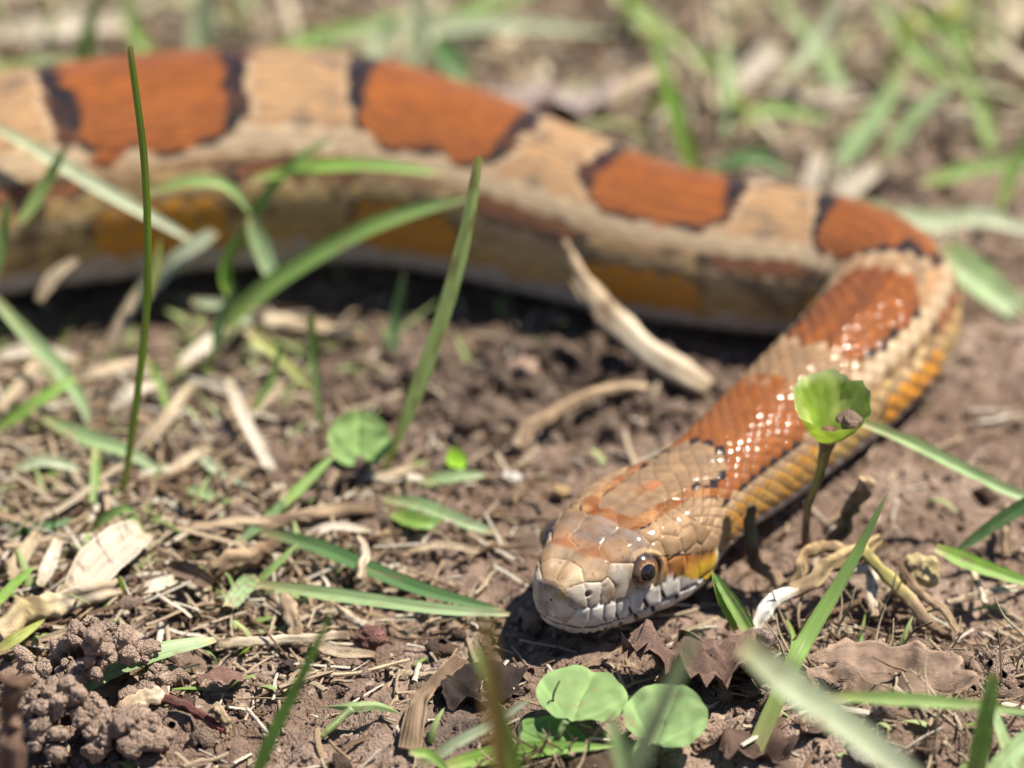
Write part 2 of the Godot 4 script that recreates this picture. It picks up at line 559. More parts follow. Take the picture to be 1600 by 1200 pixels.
const BOTTOM := [[0.0, 0.0], [0.15, 1.7], [0.5, 2.7], [1.0, 3.6], [2.0, 4.8], [4.0, 5.6], [6.0, 5.95], [9.0, 6.2], [14.0, 6.3], [20.0, 6.1], [26.0, 6.0], [32.0, 6.3], [40.0, 6.9], [60.0, 7.8], [75.0, 8.2], [95.0, 8.8], [118.0, 9.8], [137.0, 11.3], [155.0, 12.8], [170.0, 13.5], [205.0, 13.4], [250.0, 12.6]]
const SUPERNESS := [[0.0, 2.0], [3.0, 3.3], [9.0, 3.5], [20.0, 3.0], [30.0, 2.25], [50.0, 2.05], [255.0, 2.0]]
const KEEL := [[0.0, 2.0], [1.0, 2.4], [4.0, 3.6], [9.0, 4.4], [19.0, 4.2], [26.0, 2.6], [34.0, 2.2], [255.0, 2.05]]
const SADDLES := [[55.0, 72.5, 46.0], [77.5, 92.5, 50.0], [103.0, 121.5, 48.0], [132.0, 155.5, 50.0], [169.5, 194.0, 58.0], [207.0, 228.0, 52.0]]
# shields of the head: [which, distance from the snout's tip, to the side, up]; mirrored where to the side is not 0
const SHIELDS := [
	[0, 0.2, 0.00, 0.60], [0, 0.3, 1.10, 0.10], [0, 0.3, 0.00, -1.20], [0, 0.6, 1.50, -1.20], [1, 2.0, 1.35, 2.90], [2, 4.3, 1.90, 3.90], [2, 3.9, 3.10, 3.00], [3, 7.3, 0.00, 4.70], [3, 8.8, 0.00, 5.00], [3, 10.0, 0.00, 5.10], [4, 7.9, 3.80, 4.20], [4, 9.9, 4.30, 4.30], [5, 12.6, 2.30, 5.30], [5, 14.6, 2.30, 5.40], [5, 16.4, 1.60, 5.50], [5, 12.2, 4.20, 4.80], [6, 1.3, 2.80, 0.70], [7, 2.9, 3.70, 0.80], [8, 4.6, 4.50, 0.50], [9, 6.4, 4.90, 1.50], [9, 6.5, 5.00, 0.00], [10, 11.7, 6.00, 2.10], [10, 11.9, 6.30, 0.30], [11, 13.9, 6.40, 2.60], [12, 14.3, 6.90, 0.50], [13, 16.6, 6.90, 2.70], [14, 17.2, 7.40, 0.90], [15, 15.2, 5.50, 4.20], [16, 17.0, 5.60, 4.30], [17, 18.6, 7.20, 2.40], [18, 18.8, 5.20, 4.60], [19, 19.4, 7.70, 0.60], [20, 1.5, 2.90, -2.15], [21, 3.2, 4.00, -2.45], [22, 4.9, 4.60, -2.65], [23, 6.7, 5.10, -2.75], [24, 8.6, 5.60, -2.75], [25, 10.8, 6.10, -2.55], [26, 13.4, 6.80, -2.15], [27, 16.4, 7.40, -1.85], [28, 19.4, 7.70, -1.65], [30, 0.9, 0.00, -4.00], [31, 1.6, 1.61, -4.55], [32, 3.1, 3.33, -5.15], [33, 4.9, 4.25, -5.35], [34, 6.7, 4.83, -5.35], [35, 8.6, 5.40, -5.35], [36, 10.8, 5.98, -5.15], [37, 13.4, 6.67, -4.95], [38, 16.4, 7.36, -4.65], [39, 19.4, 7.82, -4.35]]
const LIP_BARS := [[4.4, -3.2, 0.10, 0.36], [6.0, -3.3, 0.14, 0.58], [7.8, -3.25, 0.20, 0.68], [9.9, -3.0, 0.24, 0.79], [12.3, -2.7, 0.26, 0.72], [3.2, -4.7, 0.18, 0.22], [5.0, -4.8, 0.18, 0.32], [6.9, -4.75, 0.22, 0.36], [8.9, -4.6, 0.26, 0.43], [11.2, -4.4, 0.28, 0.43], [14.6, -4.0, 0.33, 0.54], [17.8, -3.6, 0.24, 0.29]]
const BLACK := Color(0.010, 0.007, 0.008)
const ORANGE := Color(0.22, 0.062, 0.007)
const TAN := Color(0.262, 0.158, 0.080)
const CREAM := Color(0.37, 0.262, 0.165)
const WHITE := Color(0.64, 0.61, 0.595)
const AMBER := Color(0.40, 0.185, 0.020)

var spine_at := PackedVector3Array()
var spine_s := PackedFloat32Array()


func measure_spine() -> void:
	var steps := 1600
	var s := 0.0
	for i in steps + 1:
		var p := spline(SPINE, float(i) / steps)
		if i > 0: s += p.distance_to(spine_at[i - 1])
		spine_at.append(p)
		spine_s.append(s)


func along(s: float) -> Vector3:
	if s <= 0.0: return spine_at[0] + (spine_at[0] - spine_at[8]).normalized() * -s
	var i := clampi(spine_s.bsearch(s), 1, spine_s.size() - 1)
	var f := (s - spine_s[i - 1]) / maxf(spine_s[i] - spine_s[i - 1], 1e-6)
	return spine_at[i - 1].lerp(spine_at[i], f)


func body_color(s: float, ph: float, r: float, n: float, n2: float) -> Color:
	var a := absf(ph)
	var c: Color
	var pale := TAN * lerpf(1.0, 1.4, smoothstep(55.0, 85.0, s))
	if a < 58.0: c = pale.lerp(C(0.22, 0.15, 0.092), smoothstep(0.0, 0.5, n))
	else: c = pale.lerp(C(0.60, 0.40, 0.15), smoothstep(62.0, 86.0, a + n * 10.0))
	c = c.lerp(C(0.62, 0.40, 0.09), smoothstep(90.0, 105.0, a) * smoothstep(-0.2, 0.4, n + 0.2))
	c = c.lerp(WHITE, smoothstep(108.0, 118.0, a + n * 14.0))
	if a > 52.0 and a < 112.0:
		var line := rough_noise.get_noise_2d(s * 0.12 + 40.0, ph * 1.5)
		c = c.lerp(C(0.60, 0.47, 0.30), clampf(line * 1.8, 0.0, 0.7)).lerp(C(0.09, 0.05, 0.02), clampf(-line * 1.7 - 0.1, 0.0, 0.65))
	if a > 62.0 and a < 114.0 and n2 > 0.30: c = c.lerp(C(0.07, 0.04, 0.02), 0.6)
	var mmdeg := r * 0.01745
	# stripe of paler scales along the flank
	if a > 46.0 and a < 60.0: c = c.lerp(C(0.50, 0.39, 0.26), 0.7)
	if s > 46.0:
		for k in SADDLES.size():
			var sd: Array = SADDLES[k]
			var mid: float = (sd[0] + sd[1]) * 0.5
			var hl: float = (sd[1] - sd[0]) * 0.5
			if absf(s - mid) < hl + 14.0:
				var half: float = sd[2]
				var ds := hl - absf(s - mid) - 1.6 * pow(a / half, 2.0) + 0.8
				var da := (half - a) * mmdeg
				var corner := 5.0 * r / 13.0
				var d := minf(ds, da)
				if ds < corner and da < corner: d = corner - Vector2(corner - ds, corner - da).length()
				d += n2 * 0.9 * r / 11.0 + n * 0.5 * r / 13.0
				var bw := lerpf(0.75, 3.0, clampf((da - ds) / (3.0), 0.0, 1.0)) * (0.35 + 0.65 * r / 13.0)
				if s < 75.0: bw = 0.55 if da < ds else (0.35 if n2 > 0.05 else 0.0)
				if d > bw:
					var glow := lerpf(1.0, 1.2, smoothstep(75.0, 100.0, s))
					var streak := rough_noise.get_noise_2d(s * 0.22, ph * 2.1)
					c = ORANGE.lerp(C(0.10, 0.026, 0.008), smoothstep(0.0, 0.40, streak) * 0.8).lerp(C(0.29, 0.088, 0.014), smoothstep(0.1, 0.5, -streak) * 0.6) * glow
				elif d > 0.0: c = BLACK.lerp(C(0.10, 0.03, 0.012), clampf(n2, 0.0, 0.6))
				elif d > -0.8: c = c.lerp(C(0.48, 0.35, 0.22), 0.6)
				# amber blotch low on the flank, below the saddle
				var la := (absf(s - mid) / (hl * 0.72))
				var lb := absf(a - 98.0) / 16.0
				var e := la * la * la * la + lb * lb * lb * lb + n2 * 0.3
				if e < 1.0: c = c.lerp(C(0.72, 0.30, 0.018), 0.95)
				elif e < 1.7 and a < 98.0: c = c.lerp(C(0.05, 0.03, 0.018), 0.7)
		# dark bar on the flank between the saddles
		for k in SADDLES.size() - 1:
			var g0: float = SADDLES[k][1]
			var g1: float = SADDLES[k + 1][0]
			var m := (g0 + g1) * 0.5
			var la := absf(s - m) / ((g1 - g0) * 0.5 + 3.5)
			var lb := absf(a - 69.0 + n * 3.0) / 6.5
			var e := la * la * la * la + lb * lb * lb * lb + n2 * 0.25
			if e < 0.42: c = c.lerp(C(0.20, 0.062, 0.024), 0.85)
			elif e < 1.0: c = c.lerp(BLACK, 0.88)
	return c


# Colour of head and neck, where the pattern follows the shields: x to the side, h up, a the angle from the top
func head_color(s: float, x: float, h: float, a: float, id: int, n: float, n2: float) -> Color:
	var ax := absf(x)
	var top := h > -0.4
	var c := TAN.lerp(CREAM, 0.35 + 0.3 * n)
	if id >= 20: c = WHITE.lerp(C(0.58, 0.50, 0.42), clampf(0.2 - 0.25 * (h + 2.2) * -1.0, 0.0, 0.25))
	elif id >= 0 and s < 6.6: c = CREAM.lerp(C(0.60, 0.50, 0.37), 0.4).lerp(TAN, clampf(n * 0.9 + 0.1 + 0.12 * h, 0.0, 0.6))
	if id == 0: c = C(0.60, 0.535, 0.47).lerp(C(0.37, 0.26, 0.13), smoothstep(-0.6, 1.0, h) * (0.6 + n))
	if id == 1: c = C(0.52, 0.405, 0.265).lerp(C(0.36, 0.22, 0.12), clampf(n * 1.2 + n2 * 0.6, 0.0, 0.7))
	if id == 2:
		c = c.lerp(TAN, 0.25)
		c = c.lerp(C(0.27, 0.10, 0.035), smoothstep(0.1, 0.8, 1.0 - absf(s - 5.4 - ax * 0.12 + n * 0.5) * 0.8) * 0.9)
	if id == 3 or id == 4: c = C(0.24, 0.178, 0.148).lerp(TAN, clampf(0.35 + n * 1.2, 0.0, 1.0)).lerp(C(0.44, 0.22, 0.10), smoothstep(0.9, 0.0, s - 6.5) * 0.6)
	if id >= 6 and id <= 9: c = C(0.54, 0.475, 0.405).lerp(C(0.30, 0.215, 0.165), clampf(n + 0.3, 0.0, 1.0))
	if id == 10: c = C(0.45, 0.28, 0.13)
	if top and s > 10.8:
		var blotch := smoothtable([[10.8, 1.0], [12.6, 2.4], [15.0, 2.9], [18.0, 3.1], [23.0, 3.3], [27.0, 3.7], [29.0, 3.3], [30.2, 2.0], [30.9, 0.0]], s) if s < 30.9 else -1.0
		var jag := n2 * 0.7
		if s > 12.4 + jag and ax < blotch + jag * 0.4:
			c = C(0.275, 0.175, 0.095).lerp(C(0.21, 0.14, 0.085), smoothstep(-0.1, 0.4, n))
			if ax < 0.75 + n * 0.5 and s > 17.2 and s < 21.5: c = C(0.34, 0.125, 0.05).lerp(TAN, clampf(0.3 + n2 + n, 0.0, 0.8))
		else:
			var lim := smoothtable([[10.8, 3.4], [12.5, 4.3], [16.0, 4.7], [22.0, 5.2], [26.0, 5.9], [32.0, 6.0], [46.0, 6.7]], s)
			if ax < lim or (a < 62.0 and s > 28.0):
				c = ORANGE.lerp(C(0.27, 0.088, 0.018), clampf(0.3 + n, 0.0, 1.0))
				if s < 26.0: c = c.lerp(C(0.34, 0.19, 0.085), clampf(0.38 + n * 1.1 + n2 * 0.8, 0.0, 0.85))
				if n2 > 0.25: c = c.lerp(C(0.17, 0.06, 0.02), 0.5)
			elif ax < lim + 0.35: c = BLACK if n2 > -0.1 else TAN
			else: c = TAN.lerp(CREAM, 0.45)
			if s > 23.0 and ax < blotch + 0.75 and ax > blotch: c = BLACK
			elif s > 29.6 and s < 31.7 and ax < 2.7 and blotch < ax: c = BLACK
			elif s > 14.0 and s < 23.0 and ax < blotch + 0.3 and n2 > 0.0: c = C(0.09, 0.04, 0.025)
	# neck flank
	if s > 23.0:
		var fl := CREAM.lerp(TAN, 0.4)
		if a > 74.0: fl = C(0.44, 0.25, 0.065).lerp(AMBER, smoothstep(-0.2, 0.3, n))
		if a > 112.0: fl = WHITE
		if a > 62.0: c = c.lerp(fl, smoothstep(23.0, 26.0, s))
		if absf(a - 62.0) < 3.0 and n2 > -0.25 and s > 24.0: c = BLACK
	# band behind the eye
	if s > 11.0 and s < 21.6 and ax > 4.6:
		var m := lerpf(1.35, -1.7, (s - 11.5) / 8.0)
		var hw := lerpf(1.05, 1.8, clampf((s - 11.5) / 8.0, 0.0, 1.0))
		var d := absf(h - m)
		if d < hw: c = C(0.50, 0.19, 0.045).lerp(C(0.62, 0.40, 0.035), smoothstep(0.2, 0.9, (s - 11.5) / 10.0 - (h - m) * 0.25 + n * 0.3))
		elif d < hw + 0.3 and h > m and (n2 > -0.15 or s > 17.0): c = BLACK
		elif d < hw + 0.32 and h < m and s > 12.5 and n2 > 0.1: c = BLACK
		elif h > m and id < 20: c = TAN.lerp(CREAM, 0.3)
	for b in LIP_BARS:
		var ds: float = absf(s - b[0] + (h - b[1]) * 0.55) / b[2]
		var dh: float = absf(h - b[1]) / b[3]
		if ds < 1.0 and dh < 1.0 and ax > 1.0: c = BLACK
	return c


func build_snake() -> void:
	measure_spine()
	var root := base_node("snake", V(SPINE[0].x, 0, SPINE[0].z))
	describe(root, "orange and tan blotched snake lying across the soil, head raised towards us", "snake")
	var origin := root.position / MM
	var stations := PackedFloat32Array()
	var s := 0.015
	while s < 252.0:
		stations.append(s)
		if s < 0.3: s += 0.03
		elif s < 24.0: s += 0.1
		elif s < 62.0: s += 0.2
		elif s < 100.0: s += 0.35
		else: s += 0.5
	var nu := stations.size()
	var nv := 321
	var seeds := []
	for q in SHIELDS:
		seeds.append([q[0] * 2, q[1], q[2], q[3]])
		if q[2] != 0.0: seeds.append([q[0] * 2 + 1, q[1], -q[2], q[3]])
	var pos := PackedVector3Array()
	var col := PackedColorArray()
	pos.resize(nu * nv)
	col.resize(nu * nv)
	var lat := 0.0
	var k := 0
	var near := []
	for i in nu:
		s = stations[i]
		var p := along(s)
		var tan := (along(s + 0.6) - along(maxf(s - 0.6, -0.6))).normalized()
		var left := Vector3.UP.cross(-tan).normalized()
		var up := (-tan).cross(left).normalized()
		var w := smoothtable(HALF_W, s)
		var zt := smoothtable(TOP, s)
		var zb := smoothtable(BOTTOM, s)
		var e_top := 2.0 / table(SUPERNESS, s)
		var e_low := 2.0 / table(KEEL, s)
		if i > 0: lat += (s - stations[i - 1]) / (maxf(w, 6.5) * 0.1257 * 1.25)
		var head := s < 26.0
		near.clear()
		if head:
			for q in seeds:
				if absf(q[1] - s) < 4.6: near.append(q)
		for j in nv:
			var ph := -PI + TAU * (j % (nv - 1)) / (nv - 1)
			var sn := sin(ph)
			var cs := cos(ph)
			var e := e_top if cs > 0.0 else e_low
			var x := signf(sn) * pow(absf(sn), e) * w
			var h := signf(cs) * pow(absf(cs), e) * (zt if cs > 0.0 else zb)
			if s > 30.0 and h < -zb * 0.9: h = -zb * 0.9 + (h + zb * 0.9) * 0.3
			var deg := rad_to_deg(ph)
			var a := absf(deg)
			var lift := 0.0
			var c: Color
			var plated := false
			var id := -1
			# which shield of the head is this?
			if near.size() and s < lerpf(18.6, 22.0, smoothstep(4.5, 0.0, h)):
				var d1 := 1e9
				var d2 := 1e9
				var own := -1
				var slant := 0.0
				for q in near:
					var du: float = q[1] - s
					var dx: float = q[2] - x
					var dh: float = q[3] - h
					var dd := sqrt(du * du + dx * dx + dh * dh)
					var who: int = q[0]
					if dd < d1:
						if who != own: d2 = d1
						d1 = dd
						slant = -du
						own = who
					elif who != own and dd < d2: d2 = dd
				if d1 < 4.2 and (h > -3.4 or s < 21.0) and not (h < -4.9 and absf(x) < 3.6 and s > 2.5):
					plated = true
					id = own >> 1
					var gap := d2 - d1
					var n := noise.get_noise_3d(s * 14.0, x * 14.0, h * 14.0)
					var n2 := rough_noise.get_noise_3d(s * 2.0, x * 2.0, h * 2.0)
					lift = 0.20 * (1.0 - exp(-gap * 2.0)) - 0.10 * exp(-gap * gap * 50.0)
					lift += n * 0.04 + n2 * 0.03 + clampf(slant, -1.5, 1.5) * 0.075
					c = head_color(s, x, h, a, id, n, n2)
					c = c * (1.0 + n2 * 0.45 + n * 0.35)
					if id < 20: c = c.lerp(C(0.20, 0.105, 0.045), clampf(rough_noise.get_noise_3d(s * 0.9 + 9.0, x * 0.9, h * 0.9) * 1.3, 0.0, 0.55))
					if id < 20 and rough_noise.get_noise_3d(s * 5.0 + 70.0, x * 5.0, h * 5.0) > 0.42: c = c.lerp(C(0.15, 0.07, 0.035), 0.6)
					if gap < 0.09 and c.r > 0.08: c = c.lerp(C(0.17, 0.10, 0.06) if id < 20 else C(0.40, 0.34, 0.29), 0.6)
					elif gap < 0.26 and c.r > 0.08: c = c.lerp(C(0.43, 0.32, 0.22) if id < 20 else C(0.36, 0.29, 0.24), 0.45 * (1.0 - gap / 0.26))
			if not plated:
				var la := deg / 7.2
				var pp := (la + lat) * 0.5
				var qq := (la - lat) * 0.5
				var ip := floorf(pp + 0.5)
				var iq := floorf(qq + 0.5)
				var fp := pp - ip
				var fq := qq - iq
				var ca := (ip + iq) * 7.2
				var cs_s := s - (fp - fq) * (maxf(w, 6.5) * 0.1257 * 1.25)
				var edge := 0.5 - maxf(absf(fp), absf(fq))
				var rear := fp - fq
				var sc := w / 13.0
				var hash := noise.get_noise_2d(ip * 137.0, iq * 91.0)
				var tilt := noise.get_noise_2d(ip * 71.0 + 33.0, iq * 153.0)
				if a < 128.0:
					lift = (0.55 * (1.0 - exp(-edge * 9.0)) + rear * (0.30 + 0.2 * hash) + (fp + fq) * tilt * 0.9 - 0.25 * exp(-edge * edge * 500.0)) * sc * 0.5 * lerpf(1.0, 0.12, smoothstep(60.0, 100.0, s)) + 0.015 * hash
				else:
					var band := absf(fposmod(lat, 2.0) / 2.0 - 0.5) * 2.0
					lift = (fposmod(lat, 2.0) / 2.0) * 0.25 * sc
				var n := noise.get_noise_2d(cs_s * 9.0, ca * 2.0)
				var n2 := hash * 1.2
				var q_ := lerpf(0.75, 0.2, smoothstep(70.0, 100.0, s))
				var us := lerpf(s, cs_s, q_)
				var ua := lerpf(deg, ca, q_)
				if s < 46.5:
					var cx := x if s < 24.0 else sin(deg_to_rad(ua)) * w
					c = head_color(us, cx, h, absf(ua), -1 if h > -2.0 or s > 24.0 else 20, n, n2)
					if s > 44.0 and absf(ua) < 60.0 and n2 > 0.1: c = c.lerp(TAN, 0.6)
				else:
					c = body_color(us, ua, w, n + 0.35 * rough_noise.get_noise_2d(s * 0.5, deg * 1.6), n2)
				if a < 125.0:
					if edge < 0.10 and c.r > 0.06: c = c.lerp(C(0.10, 0.05, 0.03), 0.32 * lerpf(1.0, 0.35, smoothstep(60.0, 100.0, s)))
					c = c * (1.0 + (0.24 - 0.10 * smoothstep(60.0, 105.0, s)) * hash + 0.08 * rear + 0.26 * rough_noise.get_noise_2d(s * 0.30, deg * 1.7)) * (1.0 - 0.30 * smoothstep(60.0, 100.0, s) * pow(absf(cos(deg * PI / 7.2)), 6.0))
					if a > 72.0 and rear < -0.2: c = c.lerp(CREAM, 0.45)
			# nostril
			if s < 4.0:
				var nd := Vector3(s - 2.15, absf(x) - 3.45, h - 1.0).length()
				if nd < 0.55:
					lift -= 0.5 * (1.0 - smoothstep(0.2, 0.55, nd))
					if nd < 0.4: c = c.lerp(BLACK, 0.8)
			# lips
			if s < 21.5:
				var lip := smoothtable([[0.0, -3.0], [1.0, -3.4], [3.0, -3.9], [7.0, -4.1], [11.0, -3.85], [16.0, -3.4], [20.5, -2.9], [22.0, -2.7]], s) - h
				if absf(lip) < 0.3:
					var f := 1.0 - absf(lip) / 0.3
					lift -= 0.24 * f * f
					if absf(lip) < 0.13: c = c.lerp(C(0.07, 0.04, 0.035), 0.8)
			# socket of the eye
			if absf(s - 9.3) < 3.2 and absf(x) > 3.0:
				var ed := Vector2(s - 9.75, h - 1.25).length()
				if ed < 3.0:
					lift += 0.16 * exp(-pow((ed - 2.2) / 0.22, 2.0))
					lift -= 0.9 * (1.0 - smoothstep(1.5, 1.85, ed))
					if ed < 1.95: c = c.lerp(C(0.08, 0.05, 0.03), 0.85)
					elif ed < 2.7: c = c.lerp(C(0.50, 0.36, 0.20), 0.4)
			c.a = 1.0
			var out := Vector2(x / maxf(w * w, 0.01), h / maxf(zt * zt if h > 0.0 else zb * zb, 0.01)).normalized()
			var fade := smoothstep(0.0, 1.2, s)
			pos[k] = p + left * (x + out.x * lift * fade) + up * (h + out.y * lift * fade)
			col[k] = c
			k += 1
	part("body", sheet(nu, nv, pos, col, origin, true, false), mats.scales, root)
	# eyes
	var t0 := (along(9.9) - along(8.7)).normalized()
	var l0 := Vector3.UP.cross(-t0).normalized()
	var u0 := (-t0).cross(l0).normalized()
	for side: float in [1.0, -1.0]:
		var look := (l0 * side * 0.90 - t0 * 0.36 + u0 * 0.22).normalized()
		var c0 := along(9.75) + l0 * side * (5.3 if side > 0.0 else 5.75) + u0 * 1.3
		var eye := part("eye", eye_mesh(look, 2.32), mats.eye, root, c0 - origin)
		var pm := part("pupil", pupil_mesh(look, 2.335, 26.0), mats.pupil, eye)
		pm.name = "pupil"


func eye_mesh(look: Vector3, r: float) -> ArrayMesh:
	var sx := look.cross(Vector3.UP).normalized()
	var sy := sx.cross(look)
	var pos := PackedVector3Array()
	var col := PackedColorArray()
	var nu := 60
	var nv := 73
	for i in nu:
		var th := PI * i / (nu - 1)
		var deg := rad_to_deg(th)
		for j in nv:
			var ph := TAU * (j % (nv - 1)) / (nv - 1)
			var d := look * cos(th) + (sx * cos(ph) + sy * sin(ph)) * sin(th)
			pos.append(d * r)
			var st := noise.get_noise_2d(cos(ph) * 130.0, sin(ph) * 130.0 + deg * 0.8)
			var c := C(0.34, 0.20, 0.09).lerp(C(0.11, 0.055, 0.03), smoothstep(27.0, 34.0, deg + st * 10.0))
			c = c.lerp(C(0.04, 0.026, 0.02), smoothstep(36.0, 50.0, deg))
			if sin(ph) < -0.2: c = c.lerp(C(0.12, 0.06, 0.035), 0.45 * smoothstep(26.0, 40.0, deg))
			c = c * (1.0 + 0.3 * st)
			c.a = 1.0
			col.append(c)
	return sheet(nu, nv, pos, col, Vector3.ZERO, true, false)


func pupil_mesh(look: Vector3, r: float, upto: float) -> ArrayMesh:
	var sx := look.cross(Vector3.UP).normalized()
	var sy := sx.cross(look)
	var pos := PackedVector3Array()
	var col := PackedColorArray()
	for i in 10:
		var th := deg_to_rad(upto) * i / 9.0
		for j in 41:
			var ph := TAU * (j % 40) / 40.0
			pos.append((look * cos(th) + (sx * cos(ph) + sy * sin(ph)) * sin(th)) * r)
			col.append(C(0.006, 0.006, 0.008))
	return sheet(10, 41, pos, col, Vector3.ZERO, true, false)


# ---------------------------------------------------------------- set-up
func noise_texture(freq: float, octaves: int, seed_at: int, size := 512) -> NoiseTexture2D:
	var n := FastNoiseLite.new()
	n.noise_type = FastNoiseLite.TYPE_SIMPLEX
	n.frequency = freq
	n.fractal_octaves = octaves
	n.seed = seed_at
	var t := NoiseTexture2D.new()
	t.width = size
	t.height = size
	t.seamless = true
	t.noise = n
	return t


func material(rough: float, spec: float, backlight := Color.BLACK) -> StandardMaterial3D:
	var m := StandardMaterial3D.new()
	m.vertex_color_use_as_albedo = true
	m.roughness = rough
	m.metallic_specular = spec
	m.cull_mode = BaseMaterial3D.CULL_DISABLED
	if backlight != Color.BLACK:
		m.backlight_enabled = true
		m.backlight = backlight
	return m


func relief(m: StandardMaterial3D, tex: Texture2D, per_mm: float, depth_mm: float) -> void:
	m.heightmap_enabled = true
	m.heightmap_texture = tex
	m.heightmap_scale = depth_mm * 0.1
	m.uv1_triplanar = true
	m.uv1_world_triplanar = true
	m.uv1_scale = Vector3.ONE * per_mm * 1000.0


func make_materials() -> void:
	var grain := noise_texture(0.03, 5, 3)
	mats.soil = material(0.86, 0.4)
	relief(mats.soil, grain, 0.11, 0.45)
	mats.crumb = material(0.9, 0.35)
	relief(mats.crumb, grain, 0.2, 0.5)
	mats.leaf = material(0.5, 0.35, Color(0.75, 0.85, 0.35))
	mats.dry = material(0.8, 0.25, Color(0.25, 0.22, 0.16))
	relief(mats.dry, noise_texture(0.05, 4, 9), 0.25, 0.3)
	mats.scales = material(0.5, 0.35)
	mats.scales.clearcoat_enabled = true
	mats.scales.clearcoat = 0.32
	mats.scales.clearcoat_roughness = 0.09
	relief(mats.scales, noise_texture(0.06, 4, 31), 0.35, 0.09)
	mats.matte_leaf = material(0.62, 0.25, Color(0.7, 0.8, 0.35))
	mats.eye = material(0.15, 0.5)
	mats.eye.clearcoat_enabled = true
	mats.eye.clearcoat = 1.0
	mats.eye.clearcoat_roughness = 0.02
	mats.pupil = material(0.06, 0.5)
	mats.pupil.clearcoat_enabled = true
	mats.pupil.clearcoat = 1.0
	mats.pupil.clearcoat_roughness = 0.02


func _ready() -> void:
	var cam := Camera3D.new()
	cam.name = "camera"
	cam.position = V(0, 332, 575.04) * MM
	cam.rotation_degrees = Vector3(-30, 0, 0)
	var lens := CameraAttributesPhysical.new()
	lens.frustum_focal_length = 167.7
	lens.frustum_focus_distance = 0.603
	lens.frustum_near = 0.05
	lens.frustum_far = 500.0
	lens.exposure_aperture = 11.2
	cam.attributes = lens
	add_child(cam)
	cam.current = true

	var sky := ProceduralSkyMaterial.new()
	sky.sky_top_color = Color(0.44, 0.55, 0.72)
	sky.sky_horizon_color = Color(0.74, 0.78, 0.82)
	sky.sky_curve = 0.15
	sky.ground_bottom_color = Color(0.25, 0.22, 0.18)
	sky.ground_horizon_color = Color(0.55, 0.55, 0.52)
	sky.sun_angle_max = 0.0
	var env := Environment.new()
	env.background_mode = Environment.BG_SKY
	env.sky = Sky.new()
	env.sky.sky_material = sky
	env.tonemap_mode = Environment.TONE_MAPPER_LINEAR
	env.background_energy_multiplier = 0.45
	env.tonemap_exposure = 2.2
	env.sdfgi_enabled = true
	env.ssao_enabled = true
	env.ssil_enabled = true
	var we := WorldEnvironment.new()
	we.name = "sky"
	we.environment = env
	add_child(we)

	var sun := DirectionalLight3D.new()
	sun.name = "sun"
	sun.light_energy = 1.6
	sun.light_color = Color(1.0, 0.96, 0.89)
	sun.light_angular_distance = 0.5
	sun.shadow_enabled = true
	add_child(sun)
	sun.look_at_from_position(Vector3(0.42, 0.90, -0.09), Vector3.ZERO)

	rng.seed = 20
	noise.noise_type = FastNoiseLite.TYPE_SIMPLEX_SMOOTH
	noise.frequency = 0.018
	noise.fractal_octaves = 2
	noise.seed = 4
	rough_noise.noise_type = FastNoiseLite.TYPE_SIMPLEX_SMOOTH
	rough_noise.frequency = 0.22
	rough_noise.fractal_octaves = 4
	rough_noise.seed = 8
	clod_noise.noise_type = FastNoiseLite.TYPE_CELLULAR
	clod_noise.cellular_return_type = FastNoiseLite.RETURN_DISTANCE
	clod_noise.frequency = 0.28
	clod_noise.seed = 15
	make_materials()

	build_ground()
	build_snake()
	build_foreground_plants()
	build_grass()
	build_dry_pieces()
	build_worm_cast()
	build_scatter()


